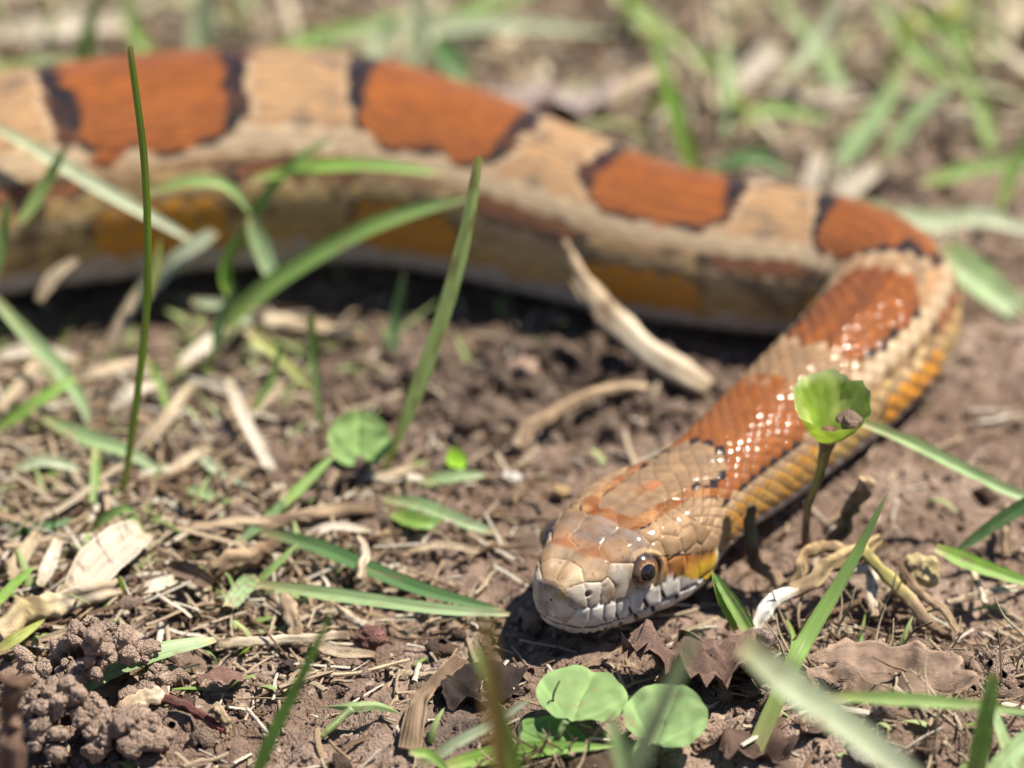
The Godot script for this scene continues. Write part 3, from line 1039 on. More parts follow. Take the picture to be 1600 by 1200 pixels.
# ---------------------------------------------------------------- the things, nearest first
func build_foreground_plants() -> void:
	# curled green cup of a leaf on its stalk, right of the snake's neck
	var base := V(34.19, 0.00, 40.79)
	var cup_at := V(36.26, 18.27, 45.44)
	var root := base_node("curled_seedling", base)
	var pos := PackedVector3Array()
	var col := PackedColorArray()
	for i in 22:
		var r := i / 21.0
		for j in 49:
			var a := TAU * (j % 48) / 48.0
			var back := -sin(a)          # 1 away from us, -1 towards us
			var wide := (4.7 + 0.35 * noise.get_noise_2d(cos(a) * 60.0, sin(a) * 60.0)) * pow(r, 0.78)
			var high := lerpf(3.9, 7.4, smoothstep(-1.0, 0.85, back)) + 0.9 * maxf(0.0, -cos(a)) + 0.45 * noise.get_noise_2d(cos(a) * 45.0 + 40.0, sin(a) * 45.0) + 0.12 * rough_noise.get_noise_2d(cos(a) * 14.0, sin(a) * 14.0)
			var pk := noise.get_noise_3d(cos(a) * r * 85.0, sin(a) * r * 85.0, 7.0)
			var out := Vector3(cos(a), 0, sin(a) * 0.8)
			pos.append(cup_at + out * wide * (1.0 + 0.22 * pk * r) + Vector3.UP * (high * pow(r, 1.25) + pk * 1.1 * r) + Vector3(0.25, 0, 0) * r)
			var c := C(0.22, 0.33, 0.05).lerp(C(0.42, 0.48, 0.16), clampf(0.4 + pk * 1.4, 0.0, 1.0)).lerp(C(0.44, 0.50, 0.24), smoothstep(0.86, 1.0, r))
			c = c * (1.0 + 0.5 * rough_noise.get_noise_2d(cos(a) * r * 9.0, sin(a) * r * 9.0))
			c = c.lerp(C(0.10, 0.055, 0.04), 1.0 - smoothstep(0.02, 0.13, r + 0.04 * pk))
			c.a = 1.0
			col.append(c)
	part("leaf", sheet(22, 49, pos, col, cup_at, true, true), mats.matte_leaf, root, cup_at - base)
	part("stem", tube_mesh([base, V(34.35, 7.44, 42.63), V(35.44, 13.49, 44.04), V(36.15, 17.59, 45.16), V(36.36, 19.80, 45.44)], [0.6, 0.46, 0.55, 0.8, 1.35], [C(0.22, 0.13, 0.10), C(0.26, 0.19, 0.10), C(0.27, 0.27, 0.10), C(0.20, 0.20, 0.08), C(0.12, 0.07, 0.05)], 0.12, 0.9, 40), mats.leaf, root)
	var dark := mats.crumb.duplicate() as StandardMaterial3D
	dark.albedo_color = C(0.22, 0.155, 0.12).linear_to_srgb()
	part("soil_plug", lump_mesh(3.3, 0.5, 0.7), dark, root, cup_at - base + V(2.3, 3.6, 0.9))
	(root.get_child(2) as Node3D).scale = Vector3.ONE * 1.35
	describe(root, "curled green cup of a leaf on a tall stalk beside the snake's neck", "seedling")

	var g := C(0.19, 0.29, 0.12)
	round_leaf("round_leaf_seedling", V(7.66, 4.60, 77.46), V(0.05, 0.985, 0.12), V(0.25, 0, -0.9), 9.6, 10.6, [V(4.38, 0.50, 82.52), V(5.07, 3.00, 82.71), V(5.92, 4.60, 82.07)], "flat round green leaf on a short stalk, left of the pair below the snake's chin", g, {"notch": 0.22, "cup": 0.4, "group": "round leaves in front of the snake"})
	round_leaf("round_leaf_seedling", V(16.93, 4.40, 81.26), V(-0.1, 0.92, 0.38), V(0.3, 0, -0.8), 8.6, 9.2, [V(12.98, 0.50, 87.16), V(13.33, 2.50, 85.74), V(14.26, 4.00, 84.46)], "pale round green leaf turned to us, right of the pair below the snake's chin", C(0.20, 0.30, 0.13), {"notch": 0.12, "cup": 0.5, "group": "round leaves in front of the snake"})
	round_leaf("round_leaf_seedling", V(-18.38, 5.00, 22.14), V(0.15, 0.68, 0.72), V(-0.1, 0, -0.9), 7.2, 7.8, [V(-16.47, 0.20, 24.86), V(-16.99, 2.20, 24.47), V(-17.58, 4.00, 24.50)], "blurred round green leaf at the foot of the pale upright blade left of the snake", C(0.21, 0.33, 0.12), {"notch": 0.1})
	round_leaf("tiny_leaf", V(-6.77, 1.50, 21.06), V(0.2, 0.8, 0.55), V(0, 0, -1), 3.0, 2.6, [], "tiny bright green leaf lying alone on bare soil left of the snake's head", C(0.22, 0.40, 0.04))
	round_leaf("green_leaf", V(4.38, 1.80, 81.93), V(0.1, 0.9, 0.3), V(0.9, 0, 0.2), 8.5, 5.5, [], "shaded green leaf lying low behind the stalk of the left round leaf", C(0.12, 0.22, 0.07))
	# forked sprout
	var sprout := base_node("forked_sprout", V(-21.16, 0.40, 79.07))
	var sa := sprout.position / MM
	part("stem", tube_mesh([V(-21.16, 0.40, 79.07), V(-19.53, 1.60, 78.06), V(-17.78, 2.60, 76.75)], [0.42, 0.45, 0.5], [C(0.26, 0.30, 0.13), C(0.28, 0.36, 0.18)], 0.1, 0.9, 18), mats.leaf, sprout)
	part("leaf", blade_mesh([V(-21.06, 1.60, 74.72), V(-17.78, 2.70, 76.38), V(-14.96, 2.40, 75.80), V(-12.48, 1.20, 75.41)], 1.5, C(0.22, 0.30, 0.12), C(0.26, 0.36, 0.17), C(0.22, 0.32, 0.13), {"fold": -0.5, "root": 0.15}), mats.leaf, sprout, V(-21.06, 1.60, 74.72) - sa)
	describe(sprout, "small hairy forked sprout, shaped like a T, on bare soil at the bottom", "seedling")


func build_grass() -> void:
	# upright blades left
	grass([V(-46.61, 0.00, 29.25), V(-45.09, 8.84, 30.42), V(-42.59, 26.10, 33.33), V(-41.76, 37.03, 34.77), V(-41.51, 50.13, 37.65), V(-42.02, 59.76, 39.08), V(-42.50, 66.55, 40.22)], 1.15, "stem", "tall thin upright grass stalk at left, crossing in front of the snake's thick body", {"root": 0.9, "cut": 0.75, "wear": 0.28})
	grass([V(-15.55, 0.00, 21.25), V(-12.21, 9.35, 22.30), V(-8.29, 22.44, 23.79), V(-5.52, 34.14, 24.83), V(-3.84, 45.27, 26.01)], 2.4, "grey", "soil-speckled upright grass blade leaning right, in front of the snake's mid body", {"root": 0.35, "cut": 0.45, "wear": 0.3})
	grass([V(-38.87, 1.84, -5.58), V(-33.75, 7.13, -6.39), V(-27.73, 11.86, -7.19), V(-18.97, 16.92, -8.33), V(-11.86, 19.27, -9.62), V(-4.74, 20.80, -10.43)], 3.0, "fresh", "wide bright green blade arching right across bare soil before the snake's body", {"root": 0.9, "twist": 25.0, "cut": 0.2})
	grass([V(-65.32, 28.15, -16.17), V(-58.69, 24.57, -15.35), V(-51.67, 20.07, -14.52), V(-45.39, 16.45, -13.70), V(-39.47, 13.00, -12.88)], 2.4, "grey", "pale blade slanting down to the right across the snake's body at the left edge", {"cut": 0.3})
	grass([V(-45.25, 20.73, -11.25), V(-40.32, 22.17, -11.58), V(-36.39, 21.99, -11.90), V(-33.87, 20.37, -11.25), V(-32.31, 18.11, -10.43)], 2.0, "fresh", "small bent green blade hooked over, just right of the tall thin stalk")
	grass([V(-34.18, 11.01, -12.88), V(-31.81, 17.17, -13.21), V(-26.93, 23.64, -13.70), V(-21.97, 27.03, -14.20)], 1.9, "fresh", "thin green blade rising right in front of the snake's second saddle from left")
	grass([V(-32.13, 21.40, -13.70), V(-25.37, 22.84, -14.03), V(-17.45, 22.94, -14.52), V(-8.74, 21.69, -14.85)], 2.3, "fresh", "nearly level green blade lying along the snake's flank below its tan patch", {"cut": 0.2})
	grass([V(-49.43, 3.22, -9.62), V(-45.33, 7.89, -10.60), V(-41.03, 11.90, -11.58), V(-37.04, 14.45, -12.88)], 3.0, "grey", "wide pale dull blade end leaning right behind the tall thin stalk", {"cut": 0.6})
	grass([V(-32.32, 17.76, -10.43), V(-31.10, 14.14, -9.62), V(-29.53, 10.23, -7.68)], 3.2, "pale", "short pale blade end pointing down in the shade of the snake", {"cut": 0.5})
	grass([V(-64.12, 14.00, 1.58), V(-59.44, 9.50, 3.94), V(-55.14, 5.43, 6.28), V(-52.53, 2.26, 8.61), V(-51.54, 0.00, 10.62)], 2.6, "pale", "green blade curving down from the left edge below the snake's body")
	grass([V(-63.31, 1.08, 13.99), V(-59.01, 3.79, 12.77), V(-55.61, 5.23, 10.62), V(-53.16, 5.87, 8.61)], 2.0, "fresh", "narrow green blade rising right from the left edge to meet the curving blade", {"cut": 0.3})
	grass([V(-57.16, 2.00, 11.56), V(-51.72, 3.00, 17.55), V(-46.08, 3.00, 21.48), V(-40.42, 1.00, 25.00)], 2.6, "pale", "pale green blade lying low, crossing the foot of the tall thin stalk")
	grass([V(-24.42, 15.41, 9.70), V(-23.92, 8.47, 10.00), V(-23.37, 0.00, 12.46)], 1.3, "fresh", "short thin upright green blade left of the blurred round leaf", {"root": 0.9})
	grass([V(-32.67, 7.73, 0.00), V(-29.11, 5.45, 1.90), V(-24.37, 1.64, 4.72)], 2.1, "yellow", "yellowing blade slanting down right below the wide arching blade")
	grass([V(-16.19, -0.73, -1.27), V(-15.04, 1.38, -8.81), V(-13.40, 9.63, -11.25)], 2.3, "dark", "dark bluish short blade standing in the snake's shade", {"root": 0.9})
	grass([V(-60.61, 19.03, -6.39), V(-57.47, 23.09, -8.81), V(-54.55, 28.43, -9.62)], 2.2, "fresh", "blurred green blade rising right before the snake at the far left")
	grass([V(-63.29, 14.47, 0.00), V(-62.14, 19.84, -1.59), V(-61.41, 25.17, -2.38)], 1.9, "fresh", "blurred upright blade cut by the left edge beside the snake's flank")
	grass([V(-44.58, 11.78, 0.00), V(-43.53, 15.39, -1.59), V(-43.11, 18.98, -3.18)], 1.2, "yellow", "thin yellow-green blade standing just right of the tall thin stalk")
	grass([V(-34.82, 9.12, -4.78), V(-35.38, 13.19, -5.58), V(-33.71, 18.14, -6.39)], 2.0, "fresh", "soft green blade standing in shade left of the wide arching blade")
	grass([V(-36.72, 3.65, 0.00), V(-35.88, 8.19, -1.59), V(-33.83, 12.71, -2.38)], 1.7, "dark", "dark thin blade behind the root of the wide arching blade")
	# lying blades, middle
	grass([V(-29.48, 1.50, 48.81), V(-22.12, 2.00, 51.55), V(-14.71, 2.00, 53.48), V(-7.35, 1.40, 54.31), V(0.00, 0.80, 54.33)], 2.1, "pale", "long green blade lying flat, its tip reaching the snake's chin, lower of two", {"cut": 0.25})
	grass([V(-29.44, 2.00, 38.32), V(-23.95, 2.20, 40.93), V(-17.85, 2.20, 45.45), V(-11.84, 1.60, 49.25), V(-5.90, 1.10, 51.78), V(-0.74, 0.80, 53.37)], 2.5, "dark", "dark green blade lying towards the snake's chin, upper of two", {"wear": 0.1})
	grass([V(-29.77, 1.50, 48.81), V(-27.41, 3.20, 47.62), V(-24.78, 5.00, 45.46)], 1.2, "fresh", "thin green tip rising right beside the spotted cut leaf end")
	grass([V(-29.39, 3.00, 49.95), V(-30.98, 2.40, 51.08), V(-32.36, 1.60, 53.67)], 2.8, "pale", "cut leaf end with a brown spot, left of the thin green tip", {"cut": 0.7, "wear": 0.32, "root": 0.5})
	grass([V(-50.57, 0.71, 37.65), V(-48.04, 3.53, 37.94), V(-45.25, 5.11, 38.37), V(-43.57, 3.35, 39.93), V(-41.33, 0.00, 44.46)], 1.6, "fresh", "sharply bent green blade over the pale papery husk at left", {"cut": 0.2})
	grass([V(-59.44, 2.00, 38.89), V(-55.58, 2.40, 38.11), V(-51.36, 2.60, 36.13)], 1.6, "dark", "short green blade lying by the left edge above the husk")
	grass([V(-58.72, 1.00, 62.49), V(-56.17, 2.00, 61.09), V(-53.40, 2.00, 57.30)], 1.7, "yellow", "stubby yellow-green blade at the left edge above the worm cast")
	grass([V(-59.89, 3.00, 57.79), V(-57.30, 4.00, 53.21), V(-54.88, 5.00, 50.65)], 1.5, "fresh", "narrow green blade at the left edge beside the thick straw")
	grass([V(-55.69, 0.80, 74.93), V(-50.13, 2.00, 72.21), V(-44.53, 3.40, 69.38), V(-38.93, 3.80, 66.56), V(-33.63, 3.00, 63.18)], 3.6, "pale", "broad soiled green blade running under the worm cast and out to its right", {"cut": 0.3, "wear": 0.22, "twist": -25.0})
	grass([V(-27.27, 2.00, 32.25), V(-24.32, 3.40, 28.99), V(-20.98, 5.00, 25.14)], 1.7, "fresh", "bright green blade slanting up to the foot of the blurred round leaf", {"root": 0.9})
	grass([V(-32.05, 2.00, 40.60), V(-28.63, 2.60, 35.84), V(-26.21, 2.00, 30.05)], 1.7, "dark", "dull green blade lying in straw above the thin green tip")
	grass([V(-10.70, 1.40, 25.67), V(-6.88, 2.00, 25.48), V(-2.91, 1.60, 24.51)], 2.0, "pale", "pale green sliver lying below the tiny bright leaf")
	grass([V(-15.20, 1.60, 29.83), V(-10.59, 2.40, 32.90), V(-7.55, 2.00, 34.57), V(-2.26, 1.20, 37.02)], 2.4, "pale", "green blade lying among straw, pointing down to the snake's snout", {"cut": 0.4})
	grass([V(-14.38, 1.60, 33.04), V(-11.67, 2.40, 36.09), V(-8.28, 2.00, 36.59)], 2.6, "fresh", "crumpled short blade lying against the blade that points to the snout", {"cut": 0.5})
	grass([V(-49.62, 5.35, 24.53), V(-49.58, 2.67, 28.96), V(-49.98, 0.44, 35.50)], 1.5, "fresh", "thin green blade standing left of the foot of the tall thin stalk", {"root": 0.9})
	grass([V(-39.24, 2.00, 27.85), V(-35.68, 2.20, 30.38), V(-32.16, 1.60, 33.04)], 1.8, "pale", "pale short blade lying right of the foot of the tall thin stalk", {"cut": 0.5})
	# out-of-focus blades close to the lens
	grass([V(-28.76, 5.83, 100.47), V(-25.52, 14.23, 99.51), V(-22.36, 20.90, 98.55), V(-18.72, 29.42, 97.82)], 1.8, "fresh", "blurred green blade leaning right near the bottom, left of centre", {"root": 0.9})
	grass([V(-0.63, 29.85, 139.85), V(-1.13, 37.83, 139.32), V(-1.99, 46.44, 138.79), V(-2.59, 54.62, 138.36)], 2.7, "brown", "blurred brown upright blade close to us, left of the round leaves", {"root": 0.9, "cut": 0.3})
	grass([V(1.45, 16.61, 119.63), V(0.00, 24.79, 118.84), V(-2.08, 32.01, 117.93), V(-4.15, 37.61, 117.03)], 2.1, "fresh", "blurred green blade leaning left close to us, beside the brown one", {"root": 0.9})
	grass([V(9.58, 26.17, 133.43), V(12.69, 34.18, 132.78), V(15.76, 42.08, 132.13), V(18.67, 49.42, 131.70)], 2.4, "grey", "blurred grey-green blade leaning right across the right round leaf", {"root": 0.95})
	grass([V(22.91, 42.85, 125.78), V(27.55, 37.50, 124.67), V(33.44, 32.72, 125.11), V(41.95, 25.93, 126.88)], 4.4, "grey", "thick pale blurred blade close to us, slanting down right from a cut end", {"root": 0.75, "cut": 0.6})
	grass([V(26.85, 0.85, 82.03), V(30.85, 8.15, 76.94), V(33.23, 10.71, 73.07), V(37.67, 16.80, 68.90), V(41.66, 24.67, 66.53)], 2.4, "fresh", "long sharp green blade slanting up right, in front of the root tangle", {"root": 1.0, "wear": 0.1})
	grass([V(33.22, 15.93, 94.43), V(41.07, 15.84, 94.80), V(47.91, 15.43, 95.16), V(57.51, 14.27, 95.65)], 2.0, "fresh", "blurred level green blade at lower right, above the mud ridge", {"root": 0.6})
	grass([V(49.29, 4.18, 96.86), V(50.11, 10.32, 96.13), V(50.77, 14.93, 95.65), V(51.29, 19.34, 95.16)], 2.6, "fresh", "blurred upright green blade end at lower right crossing the level blade", {"root": 1.0, "cut": 0.5})
	grass([V(50.91, 6.00, 97.09), V(53.83, 8.00, 93.91), V(59.06, 10.00, 88.19)], 3.2, "pale", "broad pale blade in the bottom right corner slanting up right", {"root": 0.9, "wear": 0.05})
	grass([V(55.16, 7.00, 96.73), V(53.43, 8.00, 92.06), V(52.42, 9.00, 84.79)], 1.9, "pale", "narrow pale blade crossing the broad one in the bottom right corner", {"root": 1.0})
	grass([V(12.12, 20.97, 120.19), V(10.97, 25.88, 119.29), V(9.91, 29.50, 118.61)], 2.2, "pale", "blurred pale stub of a blade between the two round leaves", {"root": 0.95, "cut": 0.4})
	grass([V(-9.76, 3.79, 89.53), V(-5.92, 6.39, 89.03), V(-2.09, 8.40, 88.29), V(2.22, 11.23, 87.54)], 1.6, "grey", "pale blurred blade slanting up to the left round leaf's edge", {"root": 0.9})
	grass([V(-7.72, 1.50, 86.76), V(-2.81, 2.00, 85.25), V(3.52, 2.50, 84.49), V(11.26, 2.40, 83.84)], 2.6, "fresh", "green blade lying along the bottom edge under the round leaves", {"wear": 0.1})
	grass([V(-11.11, 6.30, 90.76), V(-8.90, 5.71, 90.51), V(-6.97, 3.45, 90.27)], 1.4, "fresh", "short blurred bright blade end at the bottom edge, left of the round leaves", {"cut": 0.4})
	# right
	grass([V(40.18, 15.25, 34.77), V(46.35, 12.72, 35.50), V(52.44, 9.50, 35.93), V(58.14, 6.61, 36.50), V(63.83, 4.50, 37.08)], 1.9, "pale", "pale green grass stem with a joint, running right from behind the curled seedling", {"root": 0.8, "cut": 0.7, "fold": 0.5})
	grass([V(62.38, 10.05, 41.92), V(56.60, 5.88, 42.20), V(51.23, 1.58, 42.77)], 2.2, "dark", "dark shaded blade slanting down left below the jointed stem at the right edge")
	grass([V(48.82, 6.45, 48.93), V(53.87, 4.45, 49.62), V(62.07, 1.57, 50.31)], 2.6, "fresh", "bright green blade at the right edge pointing left, below the dark one")
	grass([V(27.72, 0.87, 59.86), V(25.21, 4.76, 58.52), V(22.70, 8.63, 57.43)], 2.2, "fresh", "upright split green blade right of the snake's jaw, wider half", {"root": 0.8, "fold": 0.5})
	grass([V(25.53, 1.82, 59.33), V(23.89, 5.19, 58.52), V(22.69, 8.54, 57.70)], 1.2, "fresh", "narrow pale half of the split green blade beside the snake's jaw", {"root": 0.8})
	grass([V(31.28, 0.50, 53.86), V(32.15, 0.40, 59.14), V(30.70, 0.40, 67.14), V(29.70, 0.40, 73.68)], 0.7, "fresh", "thread-thin green blade beside the dead leaf under the thick pale blade")
	# far blades, all out of focus
	grass([V(24.63, 0.95, -50.65), V(22.36, 8.27, -52.09), V(20.31, 14.23, -54.27), V(18.46, 20.27, -57.55)], 3.0, "fresh", "bright blurred blade standing behind the snake's third saddle, leaning left", {"root": 0.8})
	grass([V(-29.08, 3.34, -88.31), V(-13.17, 6.08, -87.13), V(0.00, 7.24, -85.95), V(14.01, 6.46, -84.78)], 3.4, "grey", "long pale blurred blade lying level at the top, behind the tan patch")
	grass([V(-58.34, 9.56, -59.75), V(-56.47, 15.63, -60.86), V(-54.51, 25.21, -62.34)], 3.0, "fresh", "bright blurred blade standing behind the snake's leftmost saddle", {"root": 0.9})
	grass([V(-41.66, 4.85, -72.84), V(-41.93, 10.64, -74.74), V(-41.14, 17.36, -76.65)], 5.0, "grey", "wide pale blurred blade standing upright at the top left", {"root": 0.9, "cut": 0.3})
	grass([V(14.19, 7.90, -96.26), V(22.08, 2.96, -90.28), V(30.52, 1.95, -78.57)], 2.6, "fresh", "blurred olive blade slanting down right from the top middle")
	grass([V(53.76, 4.45, -96.26), V(62.00, 2.47, -92.27), V(74.18, 0.00, -88.31)], 3.2, "fresh", "bright blurred blade slanting down right at the top right corner")
	grass([V(53.16, 9.64, -69.06), V(46.96, 2.89, -61.60), V(41.67, -0.96, -56.09)], 3.4, "pale", "wide blurred blue-green blade slanting down left at the upper right")
	grass([V(28.55, 9.70, -76.65), V(29.23, 5.80, -69.06), V(28.36, 1.93, -61.60)], 2.2, "pale", "blurred soft green blade hanging down beside the pale straw at the top")
	grass([V(25.47, 6.15, -45.29), V(31.73, 7.57, -46.18), V(36.71, 5.68, -44.40)], 2.6, "dark", "blurred green blade lying just behind the snake's right-hand tan patch")
	grass([V(53.44, 4.73, -44.40), V(61.03, 5.97, -46.18), V(70.27, 6.63, -47.07)], 2.8, "fresh", "blurred green blade lying level at the right edge, above the pale leaf strips")
	grass([V(54.30, 5.85, -23.67), V(58.84, 3.53, -21.16), V(64.83, -0.19, -17.83)], 6.0, "pale", "broad blunt blurred green leaf lying right of the snake's bend", {"cut": 0.6, "root": 0.9})
	grass([V(44.13, 6.29, -35.63), V(53.61, 4.41, -34.42), V(61.05, 4.70, -34.77), V(69.35, 2.16, -33.90)], 4.0, "grey", "pale wide blurred strip of leaf lying behind the snake's bend")
	grass([V(35.93, 6.91, -96.26), V(42.86, 3.91, -82.44), V(47.05, 0.00, -69.06)], 2.4, "pale", "blurred blade slanting down right through the middle of the upper right grass")
	grass([V(60.18, 5.80, -69.06), V(53.68, 8.73, -76.65), V(48.80, 12.66, -84.39)], 2.6, "fresh", "blurred green blade leaning left at the upper right, crossing the bright one")
	grass([V(64.40, 0.96, -54.27), V(62.52, 4.82, -65.31), V(58.46, 12.54, -72.84)], 2.2, "fresh", "blurred upright blade at the upper right, left of the white chip")
	grass([V(-5.52, 10.53, -61.60), V(-8.49, 13.39, -63.45), V(-10.19, 15.77, -64.38)], 4.5, "dark", "dark olive blurred leaf tip behind the snake's second saddle from left", {"cut": 0.3})
	grass([V(-13.77, 7.73, -70.94), V(-12.47, 11.58, -72.84), V(-13.73, 18.29, -74.74)], 3.6, "grey", "pale blurred blade standing behind the left end of the second saddle", {"root": 0.9})
	grass([V(-33.02, 6.81, -78.57), V(-24.36, 8.57, -80.50), V(-13.93, 10.71, -82.44)], 3.0, "fresh", "green blurred blade rising right behind the snake's pale tan patch")
	grass([V(-70.98, 5.82, -74.74), V(-60.66, 5.83, -75.70), V(-47.70, 6.32, -76.65)], 3.2, "fresh", "blurred green blade lying level behind the leftmost saddle")
	grass([V(-72.41, 3.45, -90.28), V(-62.64, 4.72, -90.28), V(-51.15, 5.41, -90.28)], 4.5, "bleached", "pale blurred strip of dead leaf lying at the top left", {"cut": 0.4})

	# more of the tangle at left and along the top
	grass([V(-44.73, 4.55, 1.58), V(-43.32, 1.82, 3.15), V(-41.75, 0.45, 9.39)], 1.5, "fresh", "short green blade leaning in the straw just right of the tall thin stalk's middle")
	grass([V(-64.09, 3.00, -1.13), V(-59.35, 4.00, -1.78), V(-53.81, 3.00, -1.13)], 2.2, "bleached", "bleached flat blade lying across the left edge under the curving blade", {"cut": 0.5})
	grass([V(-59.73, 2.00, 24.14), V(-55.90, 3.00, 23.57), V(-51.46, 2.00, 24.14)], 1.8, "grey", "grey-green dry blade lying left of the stalk foot, above the husk", {"cut": 0.4})
	grass([V(-38.56, 2.00, 18.89), V(-35.12, 3.00, 25.81), V(-31.24, 2.00, 27.85)], 1.7, "grey", "grey dry blade lying between the stalk foot and the flat pale straw", {"cut": 0.3})
	grass([V(-31.38, 4.50, 13.99), V(-29.03, 8.09, 12.46), V(-27.82, 12.73, 11.24)], 1.3, "fresh", "slim green blade standing by the yellowing blade", {"root": 0.9})
	grass([V(-40.20, 4.00, -13.97), V(-36.10, 4.00, -12.33), V(-32.42, 3.00, -10.01)], 2.0, "grey", "grey blade end lying in shade at the root of the wide arching blade", {"cut": 0.5})
	grass([V(-58.73, 8.22, -6.39), V(-56.71, 11.14, -7.68), V(-53.90, 13.04, -8.33)], 2.2, "straw", "blurred dry strip before the snake's belly at far left", {"cut": 0.5})
	grass([V(-49.03, 3.00, 11.42), V(-46.29, 5.00, 10.53), V(-43.29, 5.00, 8.66)], 2.0, "bleached", "bleached curl of straw crossing behind the tall thin stalk", {"cut": 0.5})
	grass([V(-19.94, 1.50, 23.31), V(-15.28, 2.40, 25.85), V(-11.66, 2.00, 23.10)], 1.3, "straw", "thin straw strip lying at the foot of the soil-speckled blade", {"cut": 0.4})
	grass([V(-24.75, 2.00, 39.46), V(-21.01, 3.00, 38.51), V(-16.91, 2.00, 37.74)], 1.4, "bleached", "pale splinter of straw lying above the dark green lying blade", {"cut": 0.5})
	grass([V(-11.97, 1.40, 41.34), V(-8.23, 2.00, 40.89), V(-3.89, 1.40, 41.62)], 1.2, "straw", "small tan straw strip lying above the two lying blades, nearer the snout", {"cut": 0.5})
	grass([V(-53.80, 2.00, 61.63), V(-49.43, 3.00, 61.17), V(-45.53, 2.00, 60.28)], 1.3, "straw", "tan straw strip lying right above the worm cast", {"cut": 0.5})
	grass([V(-8.82, 5.90, -90.28), V(-3.53, 6.89, -92.27), V(4.42, 8.86, -94.26)], 3.0, "fresh", "blurred green blade rising right at the top, right of the long pale one")
	grass([V(-20.88, 5.36, -78.57), V(-17.42, 6.82, -80.50), V(-15.85, 10.71, -82.44)], 3.2, "grey", "blurred pale upright blade just left of the second saddle's left end")
	grass([V(-48.70, 5.84, -78.57), V(-51.32, 8.76, -80.50), V(-52.10, 14.57, -82.44)], 2.8, "fresh", "blurred green blade at the top left, right of the bright one")
	grass([V(30.61, 5.75, -59.75), V(34.91, 6.72, -61.60), V(42.69, 4.33, -62.52)], 2.6, "fresh", "blurred green blade lying level under the thick pale straw at the upper right")
	grass([V(48.66, 5.70, -48.86), V(52.91, 10.44, -52.46), V(58.89, 14.25, -56.09)], 2.6, "pale", "blurred pale blade rising right above the bend, in the upper right grass")
	grass([V(63.01, 3.77, -38.24), V(65.52, 9.41, -41.75), V(68.71, 15.03, -43.52)], 2.4, "fresh", "blurred blade leaning right at the right edge above the pale leaf strips")
	grass([V(36.09, 6.76, -69.06), V(41.41, 10.64, -74.74), V(44.03, 16.44, -78.57)], 2.4, "grey", "blurred grey blade rising at the top right of the thick pale straw")
	grass([V(13.65, 6.73, -63.45), V(17.10, 9.14, -66.24), V(22.28, 9.15, -68.12)], 2.6, "straw", "blurred dry blade lying between the grey dead leaf and the bright leaning blade", {"cut": 0.5})


